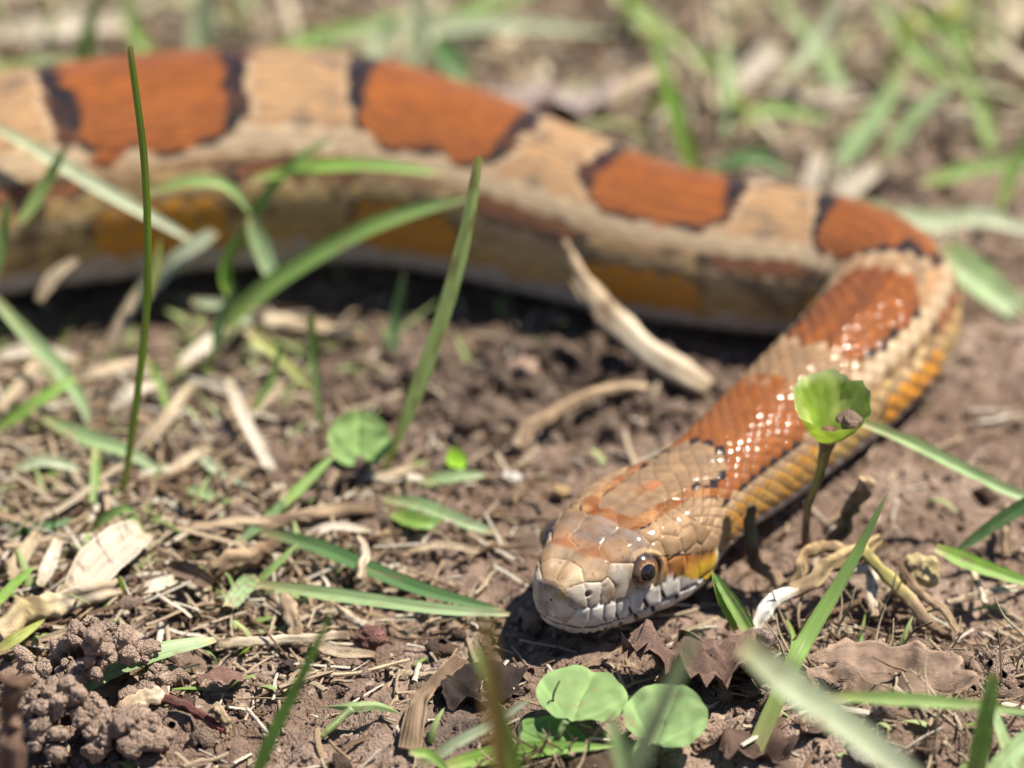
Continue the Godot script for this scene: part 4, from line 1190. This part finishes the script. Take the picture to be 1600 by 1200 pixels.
func build_dry_pieces() -> void:
	var st := C(0.50, 0.39, 0.27)
	var sd := C(0.36, 0.26, 0.17)
	var pl := C(0.66, 0.57, 0.45)
	var br := C(0.17, 0.11, 0.075)
	stalk("dry_stalk", [V(6.31, 16.80, -6.39), V(8.53, 12.38, -5.42), V(11.45, 8.93, -3.18), V(16.54, 5.28, 0.95), V(24.19, 2.36, 5.03)], [0.45, 0.9, 1.9, 1.7, 1.6], [sd, st, st, pl, st], "thick pale dry stalk with a torn end leaning in front of the snake's flank", "dry stalk", {"flat": 0.6})
	stalk("dry_stalk", [V(11.19, 7.00, -11.05), V(9.16, 7.50, -9.00), V(7.66, 8.50, -10.81)], [1.0, 0.7, 0.25], [st, st, sd], "torn splinter standing off the top of the thick pale dry stalk", "splinter", {"flat": 0.5})
	stalk("twig", [V(0.00, 0.80, 16.56), V(2.49, 2.60, 13.20), V(6.23, 3.40, 10.25), V(10.95, 3.40, 7.45), V(16.64, 2.60, 5.13)], [0.9, 0.85, 0.8, 0.75, 0.7], [st, sd, sd, st], "grey curved twig arching over soil left of the snake's neck", "twig", {"bump": 0.3})
	stalk("dry_stalk", [V(-33.17, 2.00, -13.93), V(-26.40, 3.00, -9.52), V(-18.36, 2.00, -7.39)], [1.3, 1.3, 1.0], [pl, st, sd], "blurred straw lying level before the snake's shaded belly", "straw", {})
	grass([V(-34.60, 6.00, 8.83), V(-32.42, 5.00, 16.38), V(-29.76, 3.00, 22.38), V(-26.59, 1.00, 30.60)], 1.9, "bleached", "flat pale straw slanting down right from the yellowing blade", {"cut": 0.7, "root": 0.8})
	grass([V(-44.43, 1.00, 51.62), V(-41.63, 2.20, 50.76), V(-38.96, 2.00, 48.49)], 2.2, "bleached", "short white chip of straw right of the papery husk", {"cut": 0.6, "root": 0.6})
	stalk("dry_stalk", [V(-59.55, 1.00, 58.72), V(-54.62, 2.00, 55.67), V(-50.76, 2.20, 53.24), V(-45.05, 2.00, 50.44)], [1.5, 1.4, 1.4, 1.2], [st, C(0.50, 0.40, 0.20), pl, st], "thick jointed straw lying at the left edge above the worm cast", "straw", {"nodes": 4.0, "flat": 0.85})
	grass([V(-51.19, 1.50, 52.69), V(-48.03, 4.00, 49.04), V(-45.24, 5.00, 45.74), V(-42.96, 4.00, 41.00)], 6.4, "bleached", "large pale papery husk lying under the bent green blade", {"name": "papery_husk", "cat": "husk", "cut": 0.5, "root": 0.5, "fold": 0.5, "segs": 40})
	grass([V(-58.13, 2.00, 48.63), V(-56.86, 3.00, 45.33), V(-55.29, 3.00, 39.66)], 2.4, "straw", "curled pale straw strip left of the papery husk, nearer the edge", {"cut": 0.5, "fold": 0.7})
	grass([V(-54.54, 2.00, 50.02), V(-53.49, 3.40, 47.38), V(-52.91, 3.00, 41.37)], 2.2, "bleached", "upright pale straw flake touching the papery husk's left side", {"cut": 0.5, "fold": 0.6})
	grass([V(-62.26, 3.00, 11.42), V(-59.58, 4.00, 5.36), V(-58.38, 4.00, 0.62)], 1.9, "straw", "blurred pinkish straw strip by the narrow green blade at the left edge", {"cut": 0.5})
	grass([V(-50.54, 3.65, 0.00), V(-48.11, 8.19, -1.59), V(-46.12, 11.36, -3.18)], 1.7, "straw", "blurred straw standing left of the wide pale dull blade end", {"cut": 0.6})
	grass([V(-55.10, 2.00, 3.46), V(-51.06, 4.00, 3.79), V(-45.10, 3.00, -1.13)], 1.7, "straw", "blurred straw lying in the heap left of the tall thin stalk", {"cut": 0.5})
	grass([V(-43.96, 2.00, 18.89), V(-41.00, 5.00, 14.85), V(-39.00, 5.00, 8.66)], 1.9, "straw", "leaning blurred straw right behind the tall thin stalk", {"cut": 0.5})
	grass([V(-41.06, 3.00, 0.46), V(-38.02, 4.00, -2.58), V(-35.76, 5.00, -5.65)], 2.4, "bleached", "pale blurred straw piece near the root of the wide arching blade", {"cut": 0.5})
	grass([V(-53.00, 2.00, 21.90), V(-51.05, 2.00, 27.85), V(-50.19, 1.00, 32.06)], 1.5, "straw", "curved straw strip hanging down left of the foot of the tall thin stalk", {"cut": 0.5})
	grass([V(-41.91, 2.00, 27.85), V(-39.05, 3.00, 23.57), V(-36.14, 3.00, 20.57)], 1.7, "straw", "tan straw strip leaning right of the foot of the tall thin stalk", {"cut": 0.5})
	grass([V(-36.62, 2.00, 11.25), V(-31.13, 3.00, 11.42), V(-28.08, 5.00, 8.66)], 1.5, "straw", "blurred tan strip lying across the flat pale straw", {"cut": 0.5})
	stalk("dry_stalk", [V(-39.83, 2.00, 38.03), V(-30.09, 2.40, 36.96), V(-21.16, 2.00, 33.70), V(-12.12, 1.20, 32.68)], [0.8, 0.9, 0.8, 0.5], [sd, st, sd, br], "long brown stalk lying level through the straw above the two lying blades", "straw", {"bump": 0.3})
	stalk("dry_stalk", [V(-37.08, 1.50, 47.84), V(-31.95, 2.50, 45.94), V(-27.65, 2.50, 41.70)], [1.0, 1.2, 0.9], [br, sd, br], "thick brown stalk behind the spotted cut leaf end", "straw", {"bump": 0.35})
	grass([V(-40.05, 1.50, 45.03), V(-37.03, 2.40, 48.30), V(-34.73, 2.00, 50.02)], 2.8, "bark", "grey torn bark flake right of the white chip of straw", {"cut": 0.6, "fold": 0.8, "cat": "bark flake"})
	stalk("dry_stalk", [V(-17.73, 2.80, 49.91), V(-17.28, 3.00, 43.92), V(-17.94, 3.00, 41.08)], [0.5, 0.55, 0.4], [st, pl, st], "thin pale straw standing across the dark green lying blade", "straw", {})
	stalk("dry_stalk", [V(-33.53, 0.80, 60.43), V(-26.98, 1.00, 60.07), V(-18.63, 1.00, 58.72)], [0.6, 0.6, 0.5], [st, pl, st], "long thin pale straw lying level below the spotted cut leaf end", "straw", {"flat": 0.5})
	grass([V(-22.60, 0.80, 60.43), V(-19.62, 1.00, 62.49), V(-15.62, 0.80, 62.71)], 1.8, "straw", "short tan straw strip lying left of the reddish pebble", {"cut": 0.4})
	stalk("dry_stalk", [V(-26.24, 1.00, 50.51), V(-25.25, 1.00, 55.33), V(-24.65, 0.60, 60.12)], [0.7, 0.9, 0.7], [sd, st, sd], "short straw lying straight below the lower of the two lying blades", "straw", {"flat": 0.5})
	stalk("dry_stalk", [V(-19.89, 0.80, 52.96), V(-16.84, 1.00, 57.10)], [0.5, 0.5], [st, pl], "small pale straw crumb right of the straw below the lying blade", "straw", {"segs": 12})
	stalk("dry_stalk", [V(-23.86, 0.50, 66.24), V(-17.36, 0.60, 66.13), V(-11.62, 0.50, 63.32)], [0.25, 0.3, 0.2], [st, st], "hair-thin straw lying on bare soil above the forked sprout", "straw", {})
	stalk("root_fibre", [V(-40.25, 1.50, 72.49), V(-36.79, 1.60, 74.20), V(-34.17, 1.40, 76.74), V(-31.97, 1.00, 78.19)], [0.5, 0.55, 0.5, 0.4], [C(0.11, 0.05, 0.045), C(0.16, 0.07, 0.065), C(0.20, 0.065, 0.065)], "purple root lying on the soil right of the worm cast", "root", {"bump": 0.4})
	stalk("root_fibre", [V(-31.86, 0.60, 77.84), V(-32.26, 2.20, 77.43), V(-33.24, 3.20, 77.14)], [0.45, 0.55, 0.75], [sd, st], "small knobbed stub standing at the end of the purple root", "root", {"bump": 0.5, "segs": 16})
	stalk("dry_stalk", [V(-43.66, 2.50, 77.88), V(-41.70, 2.60, 75.07), V(-39.52, 2.20, 72.26)], [1.0, 1.1, 0.9], [sd, st, pl], "frayed straw end sticking out of the worm cast's right side", "straw", {"flat": 0.6})
	stalk("dead_stalk", [V(-54.20, 0.00, 95.65), V(-53.58, 8.68, 94.92), V(-53.91, 14.13, 94.43), V(-53.61, 18.55, 93.95)], [1.5, 1.4, 1.0, 1.5], [br, C(0.20, 0.13, 0.10), br], "dark brown dead stem standing at the left edge before the worm cast", "dead stem", {"bump": 0.3})
	stalk("root_fibre", [V(27.58, 1.50, 59.50), V(28.79, 3.20, 57.42), V(30.45, 4.00, 55.82), V(32.72, 4.00, 54.17)], [0.45, 1.0, 0.95, 0.6], [C(0.66, 0.58, 0.48), C(0.80, 0.77, 0.72), C(0.80, 0.76, 0.70), st], "bright white curved root piece right of the split green blade", "root", {"bump": 0.08})
	stalk("twig", [V(27.75, 8.74, 43.33), V(27.66, 4.82, 44.04), V(28.74, 1.76, 44.74), V(31.60, 0.61, 48.23)], [0.5, 0.8, 0.85, 0.7], [C(0.12, 0.12, 0.07), C(0.14, 0.12, 0.07), br, sd], "dark bent twig standing between the snake's neck and the curled seedling", "twig", {"bump": 0.3})
	stalk("twig", [V(37.35, 2.64, 41.92), V(39.43, 7.18, 42.20), V(41.20, 11.87, 42.49)], [0.8, 0.9, 1.0], [br, C(0.16, 0.15, 0.09), sd], "short dark twig leaning right, just right of the curled seedling's stalk", "twig", {"bump": 0.3})
	stalk("root_fibre", [V(40.43, 5.00, 46.87), V(43.06, 4.40, 51.49), V(46.21, 2.60, 54.97), V(49.39, 1.00, 58.72)], [0.7, 0.8, 0.75, 0.6], [C(0.48, 0.40, 0.16), C(0.46, 0.42, 0.15), sd, br], "yellowish root slanting down right behind the long sharp green blade", "root", {"bump": 0.3})
	stalk("root_fibre", [V(32.87, 1.50, 50.61), V(33.24, 4.40, 48.99), V(36.25, 5.40, 47.24), V(40.39, 4.00, 46.94)], [0.7, 0.75, 0.7, 0.6], [sd, C(0.42, 0.29, 0.15), sd], "tan root looping over at the foot of the curled seedling", "root", {"bump": 0.35})
	stalk("root_fibre", [V(32.28, 4.00, 54.17), V(36.09, 4.60, 50.98), V(39.17, 5.00, 48.27), V(42.77, 5.40, 44.70)], [0.8, 1.0, 0.9, 0.5], [sd, C(0.40, 0.30, 0.16), C(0.36, 0.27, 0.14)], "thick tan root running from the white root piece behind the green blade", "root", {"bump": 0.35})
	stalk("root_fibre", [V(44.37, 4.00, 48.34), V(46.33, 3.60, 52.57), V(48.86, 2.00, 54.16), V(51.15, 1.00, 58.72)], [0.5, 0.55, 0.5, 0.4], [br, sd, sd], "brown root beside the yellowish root, nearer the fuzzy seed clump", "root", {"bump": 0.35})
	stalk("root_fibre", [V(41.50, 0.80, 55.01), V(41.45, 2.00, 51.41), V(41.91, 3.00, 48.14)], [0.5, 0.6, 0.9], [sd, pl, pl], "pale flat root strand hanging under the tan roots", "root", {"flat": 0.5})
	stalk("root_fibre", [V(38.46, 3.00, 48.84), V(40.32, 3.40, 48.50), V(41.99, 3.00, 46.74)], [0.5, 0.6, 0.4], [pl, C(0.7, 0.65, 0.55), pl], "short whitish root strand under the thick tan root", "root", {"segs": 16})
	stalk("dry_stalk", [V(54.50, 1.20, 52.90), V(53.95, 2.00, 50.02), V(53.12, 2.20, 46.16)], [0.35, 0.4, 0.4], [pl, st], "thin curved pale straw near the right edge below the bright blade", "straw", {})
	stalk("dry_stalk", [V(50.16, 1.00, 51.90), V(53.89, 1.40, 51.15), V(58.50, 1.00, 49.13)], [0.4, 0.45, 0.4], [st, pl], "thin straight pale straw crossing the curved one near the right edge", "straw", {})
	stalk("dry_stalk", [V(57.58, 1.00, 42.11), V(58.01, 2.00, 38.03), V(58.61, 2.60, 33.96)], [0.5, 0.6, 0.5], [sd, st], "short upright straw at the right edge under the jointed stem", "straw", {})
	for k in 5:
		var q := k * 0.9
		stalk("bark_fibre", [V(-12.15, 1.00, 82.25) + V(q * 0.5, 0, q * 0.2), V(-11.26, 1.60, 75.49) + V(q * 0.35, 0.2, 0), V(-9.48, 1.60, 70.56) + V(q * 0.2, 0, 0), V(-6.39, 1.00, 63.29) + V(q * 0.4, 0, q * 0.3)], [0.35, 0.5, 0.45, 0.25], [sd, C(0.30, 0.22, 0.15), br],
			["grey bark fibre lying beside the dark soil, leftmost strand", "grey bark fibre, second strand from the left beside the dark soil", "grey bark fibre, middle strand beside the dark soil", "grey bark fibre, second strand from the right beside the dark soil", "grey bark fibre, strand closest to the dark soil"][k], "bark fibre", {"flat": 0.5, "group": "bark fibres in front of the snake"})
	# dead leaf, crumpled, right of the snake's chin
	crumpled("dead_leaf", V(22.31, 3.50, 67.95), V(9.5, 0, 1.0), V(-1.5, 3.4, 6.0), 2.6, C(0.16, 0.105, 0.085), "crumpled dark brown dead leaf right of the snake's chin", "dead leaf", 3.0)
	crumpled("dead_leaf", V(18.09, 3.20, 64.16), V(5.0, 0.8, -1.2), V(-0.6, 1.2, 2.4), 1.2, C(0.20, 0.14, 0.11), "curled grey-brown leaf flap under the snake's jaw, beside the crumpled dead leaf", "dead leaf", 8.0)
	crumpled("dead_leaf", V(42.10, 5.00, 72.89), V(10.5, 0, 0.5), V(-0.5, -1.6, 4.5), 1.0, C(0.30, 0.215, 0.165), "flaking tan leaf crust on the mud ridge at lower right", "dead leaf", 12.0)
	crumpled("dead_leaf", V(27.60, 1.60, 80.62), V(8.0, 0, -1.0), V(0.5, 0.5, 4.0), 1.6, C(0.12, 0.08, 0.062), "dark shaded dead leaf under the thick pale blurred blade", "dead leaf", 17.0)
	crumpled("dead_leaf", V(-3.97, 0.80, 68.02), V(6.5, 0, -2.0), V(1.5, 0.3, 5.0), 1.2, C(0.042, 0.032, 0.030), "black dead leaf in the shade below the snake's chin", "dead leaf", 21.0)  # nearly black leaf on the darkened patch of soil
	crumpled("dead_leaf", V(8.82, 0.80, 83.22), V(7.0, 0, 0.5), V(0.5, 0.4, 4.0), 1.2, C(0.10, 0.07, 0.05), "dark leaf litter scrap at the bottom edge behind the round leaves", "dead leaf", 26.0)
	crumpled("dead_leaf", V(6.07, 2.50, -73.65), V(9.0, 0.5, 1.5), V(-1.0, 1.2, 7.0), 1.5, C(0.40, 0.33, 0.31), "large blurred greyish dead leaf behind the snake's third tan patch", "dead leaf", 31.0)
	crumpled("dead_leaf", V(-32.45, 1.20, 67.84), V(3.2, 0.1, -0.4), V(-0.3, 0.3, 2.4), 0.5, C(0.19, 0.115, 0.095), "flat reddish brown flake lying right of the broad soiled blade", "leaf flake", 36.0)
	# blurred pale bits behind the snake
	grass([V(35.82, 10.07, -74.74), V(32.79, 7.26, -72.84), V(28.98, 4.65, -70.94)], 4.2, "bleached", "thick blurred pale straw standing at the upper right, left of the green tangle", {"cut": 0.8, "root": 0.9})
	grass([V(38.60, 2.37, -43.52), V(39.43, 5.68, -45.29), V(40.28, 8.05, -47.07)], 3.2, "bleached", "pale blurred straw standing behind the snake's bend", {"cut": 0.6})
	grass([V(41.75, 1.42, -42.63), V(44.27, 4.26, -44.40), V(48.06, 6.16, -46.18)], 4.0, "bleached", "pale blurred flap leaning right behind the snake's bend", {"cut": 0.5})
	crumpled("pale_chip", V(29.59, 3.00, -53.65), V(3.2, 0, 0.2), V(0, 1.0, 2.2), 0.8, C(0.62, 0.58, 0.42), "yellowish white blurred chip behind the snake's third saddle", "leaf chip", 41.0)
	crumpled("pale_chip", V(60.00, 4.00, -63.16), V(1.7, 0.3, 0), V(0, 2.0, 1.2), 0.5, C(0.78, 0.72, 0.66), "small white blurred chip in the grass at the upper right", "leaf chip", 45.0)
	crumpled("pink_petal", V(4.28, 6.00, -65.25), V(1.2, 0.3, 0), V(-0.4, 1.6, 0.6), 0.3, C(0.45, 0.12, 0.16), "small pink blurred petal behind the end of the second saddle", "petal", 49.0)
	crumpled("dead_leaf", V(42.52, 2.00, -74.64), V(7, 0.5, 1.0), V(-1.0, 1.0, 5.0), 1.5, C(0.42, 0.35, 0.30), "blurred pale dead leaf lying in the grass at the upper right", "dead leaf", 53.0)
	# pebbles and the seed clump
	pebble(V(-16.28, 0.80, 59.22), V(1.7, 1.3, 1.3), 2.0, C(0.17, 0.085, 0.075), "dark reddish pebble left of the snake's chin below the lying blades")
	pebble(V(-25.51, 0.40, 64.89), V(1.1, 0.8, 0.8), 5.0, C(0.06, 0.045, 0.04), "small black crumb of earth on bare soil above the forked sprout")
	pebble(V(12.33, 0.50, 29.78), V(0.9, 0.8, 0.8), 9.0, C(0.50, 0.30, 0.14), "small tan grain behind the snake's head")
	pebble(V(5.73, 0.50, 26.39), V(1.0, 0.7, 0.8), 12.0, C(0.48, 0.33, 0.18), "small orange grain on the soil left of the snake's neck")
	pebble(V(0.00, 0.50, 23.58), V(1.2, 0.8, 0.9), 14.0, C(0.60, 0.56, 0.52), "small white stone on the smooth soil left of the snake's head")
	pebble(V(47.42, 2.60, 47.78), V(2.3, 2.0, 1.9), 17.0, C(0.50, 0.40, 0.22), "pale yellow fuzzy seed clump in the root tangle at right", "seed_clump", "seed")
	pebble(V(28.50, 2.00, 61.63), V(1.6, 1.3, 1.3), 21.0, C(0.20, 0.15, 0.13), "rounded grey-brown earth nugget below the white root piece")
	pebble(V(1.58, 2.00, -0.02), V(2.0, 1.6, 1.7), 25.0, C(0.34, 0.24, 0.19), "blurred pale soil clod between the pale stalk and the upright blade")
	pebble(V(40.87, 1.20, 83.81), V(3.4, 1.0, 1.8), 29.0, C(0.17, 0.15, 0.145), "flat grey gritty stone at the bottom edge, lower right")


func pebble(at: Vector3, size: Vector3, seed_at: float, tone: Color, label: String, called := "pebble", cat := "pebble") -> void:
	var pos := PackedVector3Array()
	var col := PackedColorArray()
	for i in 19:
		var th := PI * i / 18.0
		for j in 27:
			var ph := TAU * (j % 26) / 26.0
			var d := Vector3(sin(th) * cos(ph), cos(th), sin(th) * sin(ph))
			var n := noise.get_noise_3d(d.x * 50.0 + seed_at * 91.0, d.y * 50.0, d.z * 50.0) + 0.5 * rough_noise.get_noise_3d(d.x * 6.0 + seed_at * 9.0, d.y * 6.0, d.z * 6.0)
			pos.append(d * (1.0 + 0.45 * n) * size)
			var c := tone * (1.0 + 0.7 * n)
			c.a = 1.0
			col.append(c)
	describe(put(called, sheet(19, 27, pos, col, Vector3.ZERO, true, false), mats.crumb, at), label, cat)


# A crumpled sheet of dead leaf spanned by two half-axes, edges ragged
func crumpled(called: String, at: Vector3, across: Vector3, down: Vector3, bend: float, tone: Color, label: String, cat: String, seed_at: float) -> void:
	var pos := PackedVector3Array()
	var col := PackedColorArray()
	var up := down.cross(across).normalized()
	if up.y < 0.0: up = -up
	var nu := 44
	var nv := 65
	for i in nu:
		var r := i / (nu - 1.0)
		for j in nv:
			var a := TAU * (j % (nv - 1)) / (nv - 1)
			var rim := 0.85 + 0.32 * noise.get_noise_2d(cos(a) * 60.0 + seed_at * 40.0, sin(a) * 60.0) + 0.16 * rough_noise.get_noise_2d(cos(a) * 9.0 + seed_at * 4.0, sin(a) * 9.0)
			var x := cos(a) * r * rim
			var y := sin(a) * r * rim
			var q := across * x + down * y
			var n := noise.get_noise_2d(q.x * 9.0 + seed_at * 55.0, q.z * 9.0)
			var n2 := rough_noise.get_noise_2d(q.x * 1.2 + seed_at * 5.0, (q.z + q.y) * 1.2)
			var crease := 1.0 - absf(noise.get_noise_2d(q.x * 5.0 - seed_at * 31.0, q.z * 7.0 + q.y * 3.0))
			var vein := exp(-absf(y) * 14.0) + 0.6 * exp(-absf(fposmod(x * 3.0 + absf(y) * 1.6, 1.0) - 0.5) * 16.0)
			pos.append(at + q + up * (bend * (n * 1.4 + pow(crease, 6.0) * 0.35 + r * r * n2 * 0.9 - 0.25 * y * y) + n2 * 0.25 + vein * 0.14))
			var c := tone * (1.0 + 0.5 * n + 0.55 * n2 + 0.16 * vein)
			if r > 0.93: c = c.lerp(tone * 1.9, 0.5)
			c.a = 1.0
			col.append(c)
	describe(put(called, sheet(nu, nv, pos, col, at, true, true), mats.dry, at), label, cat)


func build_worm_cast() -> void:
	var root := base_node("worm_cast", V(-47.78, 0.00, 76.30))
	var at := root.position / MM
	var meshes := []
	for k in 6:
		meshes.append(lump_mesh(40.0 + k, 0.34, [0.85, 1.25, 1.0, 1.5, 1.1, 0.9][k], 15, 21))
	var tints := []
	for k in 4:
		var m := mats.crumb.duplicate() as StandardMaterial3D
		m.albedo_color = C(0.28 + 0.035 * k, 0.205 + 0.026 * k, 0.162 + 0.022 * k).linear_to_srgb()
		tints.append(m)
	var heap := RandomNumberGenerator.new()
	heap.seed = 77
	# two lobes with a cleft between them, a knobbly tower on the back one
	var spots := []
	for k in 285:
		var lobe := k % 3
		var c: Vector3 = [V(-46.15, 0.00, 68.51), V(-49.78, 0.00, 78.22), V(-42.55, 0.00, 80.13)][lobe]
		var rr: float = [7.5, 6.0, 4.2][lobe]
		var hh: float = [8.2, 6.6, 4.0][lobe]
		var a := heap.randf() * TAU
		var d := sqrt(heap.randf())
		spots.append(c + V(cos(a) * d * rr, hh * (1.0 - d * d) * (0.55 + 0.5 * heap.randf()) + 0.4, sin(a) * d * rr * 0.75))
	for k in 9:
		spots.append(V(-46.40, 5.00, 72.63) + V(sin(k * 1.9) * 0.8 - k * 0.05, k * 0.62, cos(k * 2.3) * 0.6))
	for k in 12:
		spots.append(V(-52.17, 1.00, 69.38) + V(heap.randf_range(-3.5, 2.5), heap.randf_range(0.0, 3.0), heap.randf_range(-2, 2)))
	for p in spots:
		var o := part("pellet", meshes[heap.randi() % 6], tints[heap.randi() % 4], root, p - at)
		o.basis = Basis.from_euler(Vector3(heap.randf() * TAU, heap.randf() * TAU, heap.randf() * TAU)) * Basis.from_scale(Vector3.ONE * (0.42 + 0.72 * pow(heap.randf(), 0.7)))
	describe(root, "knobbly heap of grey-brown worm cast pellets in the bottom left corner", "worm cast")


func build_scatter() -> void:
	var lumps := []
	for k in 5:
		lumps.append(lump_mesh(k * 3.0, 0.5, 0.85, 7, 10))
	for m in lumps:
		# the shapes are a metre across until their placing scales them
		pass
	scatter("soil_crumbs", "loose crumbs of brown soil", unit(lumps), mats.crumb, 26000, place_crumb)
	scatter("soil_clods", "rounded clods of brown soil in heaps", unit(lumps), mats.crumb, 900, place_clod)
	var bits := []
	for k in 4:
		var pts := [V(0, 0, -0.5), V(0.12 * (k - 1.5), 0.10, -0.15), V(0.16 * (1.5 - k), 0.12, 0.2), V(0, 0, 0.5)]
		bits.append(bit_mesh(pts, k))
	scatter("straw_litter", "small bits of dry straw scattered over the soil", bits, mats.dry, 8000, place_straw)
	var tufts := []
	for k in 3:
		tufts.append(turf_mesh(k))
	scatter("outlying_soil_crumbs", "crumbs of soil lying round about", unit(lumps), mats.crumb, 9000, place_outer_crumb)
	scatter("outlying_straw", "bits of dry straw lying round about", bits, mats.dry, 3500, place_outer_straw)
	var hairs := []
	for k in 4:
		var q := k * 1.7
		hairs.append((unit([tube_mesh([V(-0.5, 0, 0), V(-0.2, 0.04 * sin(q), 0.05 * cos(q)), V(0.15, 0.05 * cos(q), -0.04), V(0.5, 0.02, 0.05 * sin(q + 1.0))], [0.016, 0.024, 0.012], [Color.WHITE, Color(0.8, 0.8, 0.8)], 0.1, 0.9, 14, 7)]))[0])
	scatter("fine_roots", "fine dry rootlets tangled in the soil", hairs, mats.dry, 340, place_rootlet)
	scatter("small_grass_shoots", "small green shoots scattered through the dry litter", tufts, mats.leaf, 330, place_shoot)
	scatter("grass", "out-of-focus grass growing behind the snake", tufts, mats.leaf, 2600, place_turf)


func unit(meshes: Array) -> Array:
	var out := []
	for m in meshes:
		var arr: Array = (m as ArrayMesh).surface_get_arrays(0)
		var v: PackedVector3Array = arr[Mesh.ARRAY_VERTEX]
		for i in v.size(): v[i] = v[i] / MM
		arr[Mesh.ARRAY_VERTEX] = v
		var n := ArrayMesh.new()
		n.add_surface_from_arrays(Mesh.PRIMITIVE_TRIANGLES, arr)
		out.append(n)
	return out


func bit_mesh(pts: Array, k: int) -> ArrayMesh:
	var pos := PackedVector3Array()
	var col := PackedColorArray()
	for i in 9:
		var t := i / 8.0
		var p := spline(pts, t)
		for j in 7:
			var a := TAU * (j % 6) / 6.0
			var r := 0.5 * (0.75 + 0.5 * noise.get_noise_2d(t * 120.0 + k * 50.0, a * 9.0))
			pos.append(p + V(cos(a) * r, sin(a) * r, 0))
			var s := 1.0 + 0.5 * noise.get_noise_2d(a * 40.0, k * 90.0 + t * 20.0)
			col.append(Color(s, s, s, 1.0))
	return (unit([sheet(9, 7, pos, col, Vector3.ZERO, true, true)]))[0]


func turf_mesh(k: int) -> ArrayMesh:
	var pos := PackedVector3Array()
	var col := PackedColorArray()
	var bendy: float = [0.1, 0.3, 0.5][k]
	for i in 14:
		var t := i / 13.0
		for j in 5:
			var x := (j / 4.0) * 2.0 - 1.0
			pos.append(V(x * pow(1.0 - t, 0.6) * 1.0, t * (1.0 - bendy * t * 0.6), bendy * t * t + absf(x) * 0.02))
			var s := 0.9 + 0.25 * t + 0.1 * cos(x * 9.0)
			col.append(Color(s, s, s, 1.0))
	return (unit([sheet(14, 5, pos, col, Vector3.ZERO)]))[0]
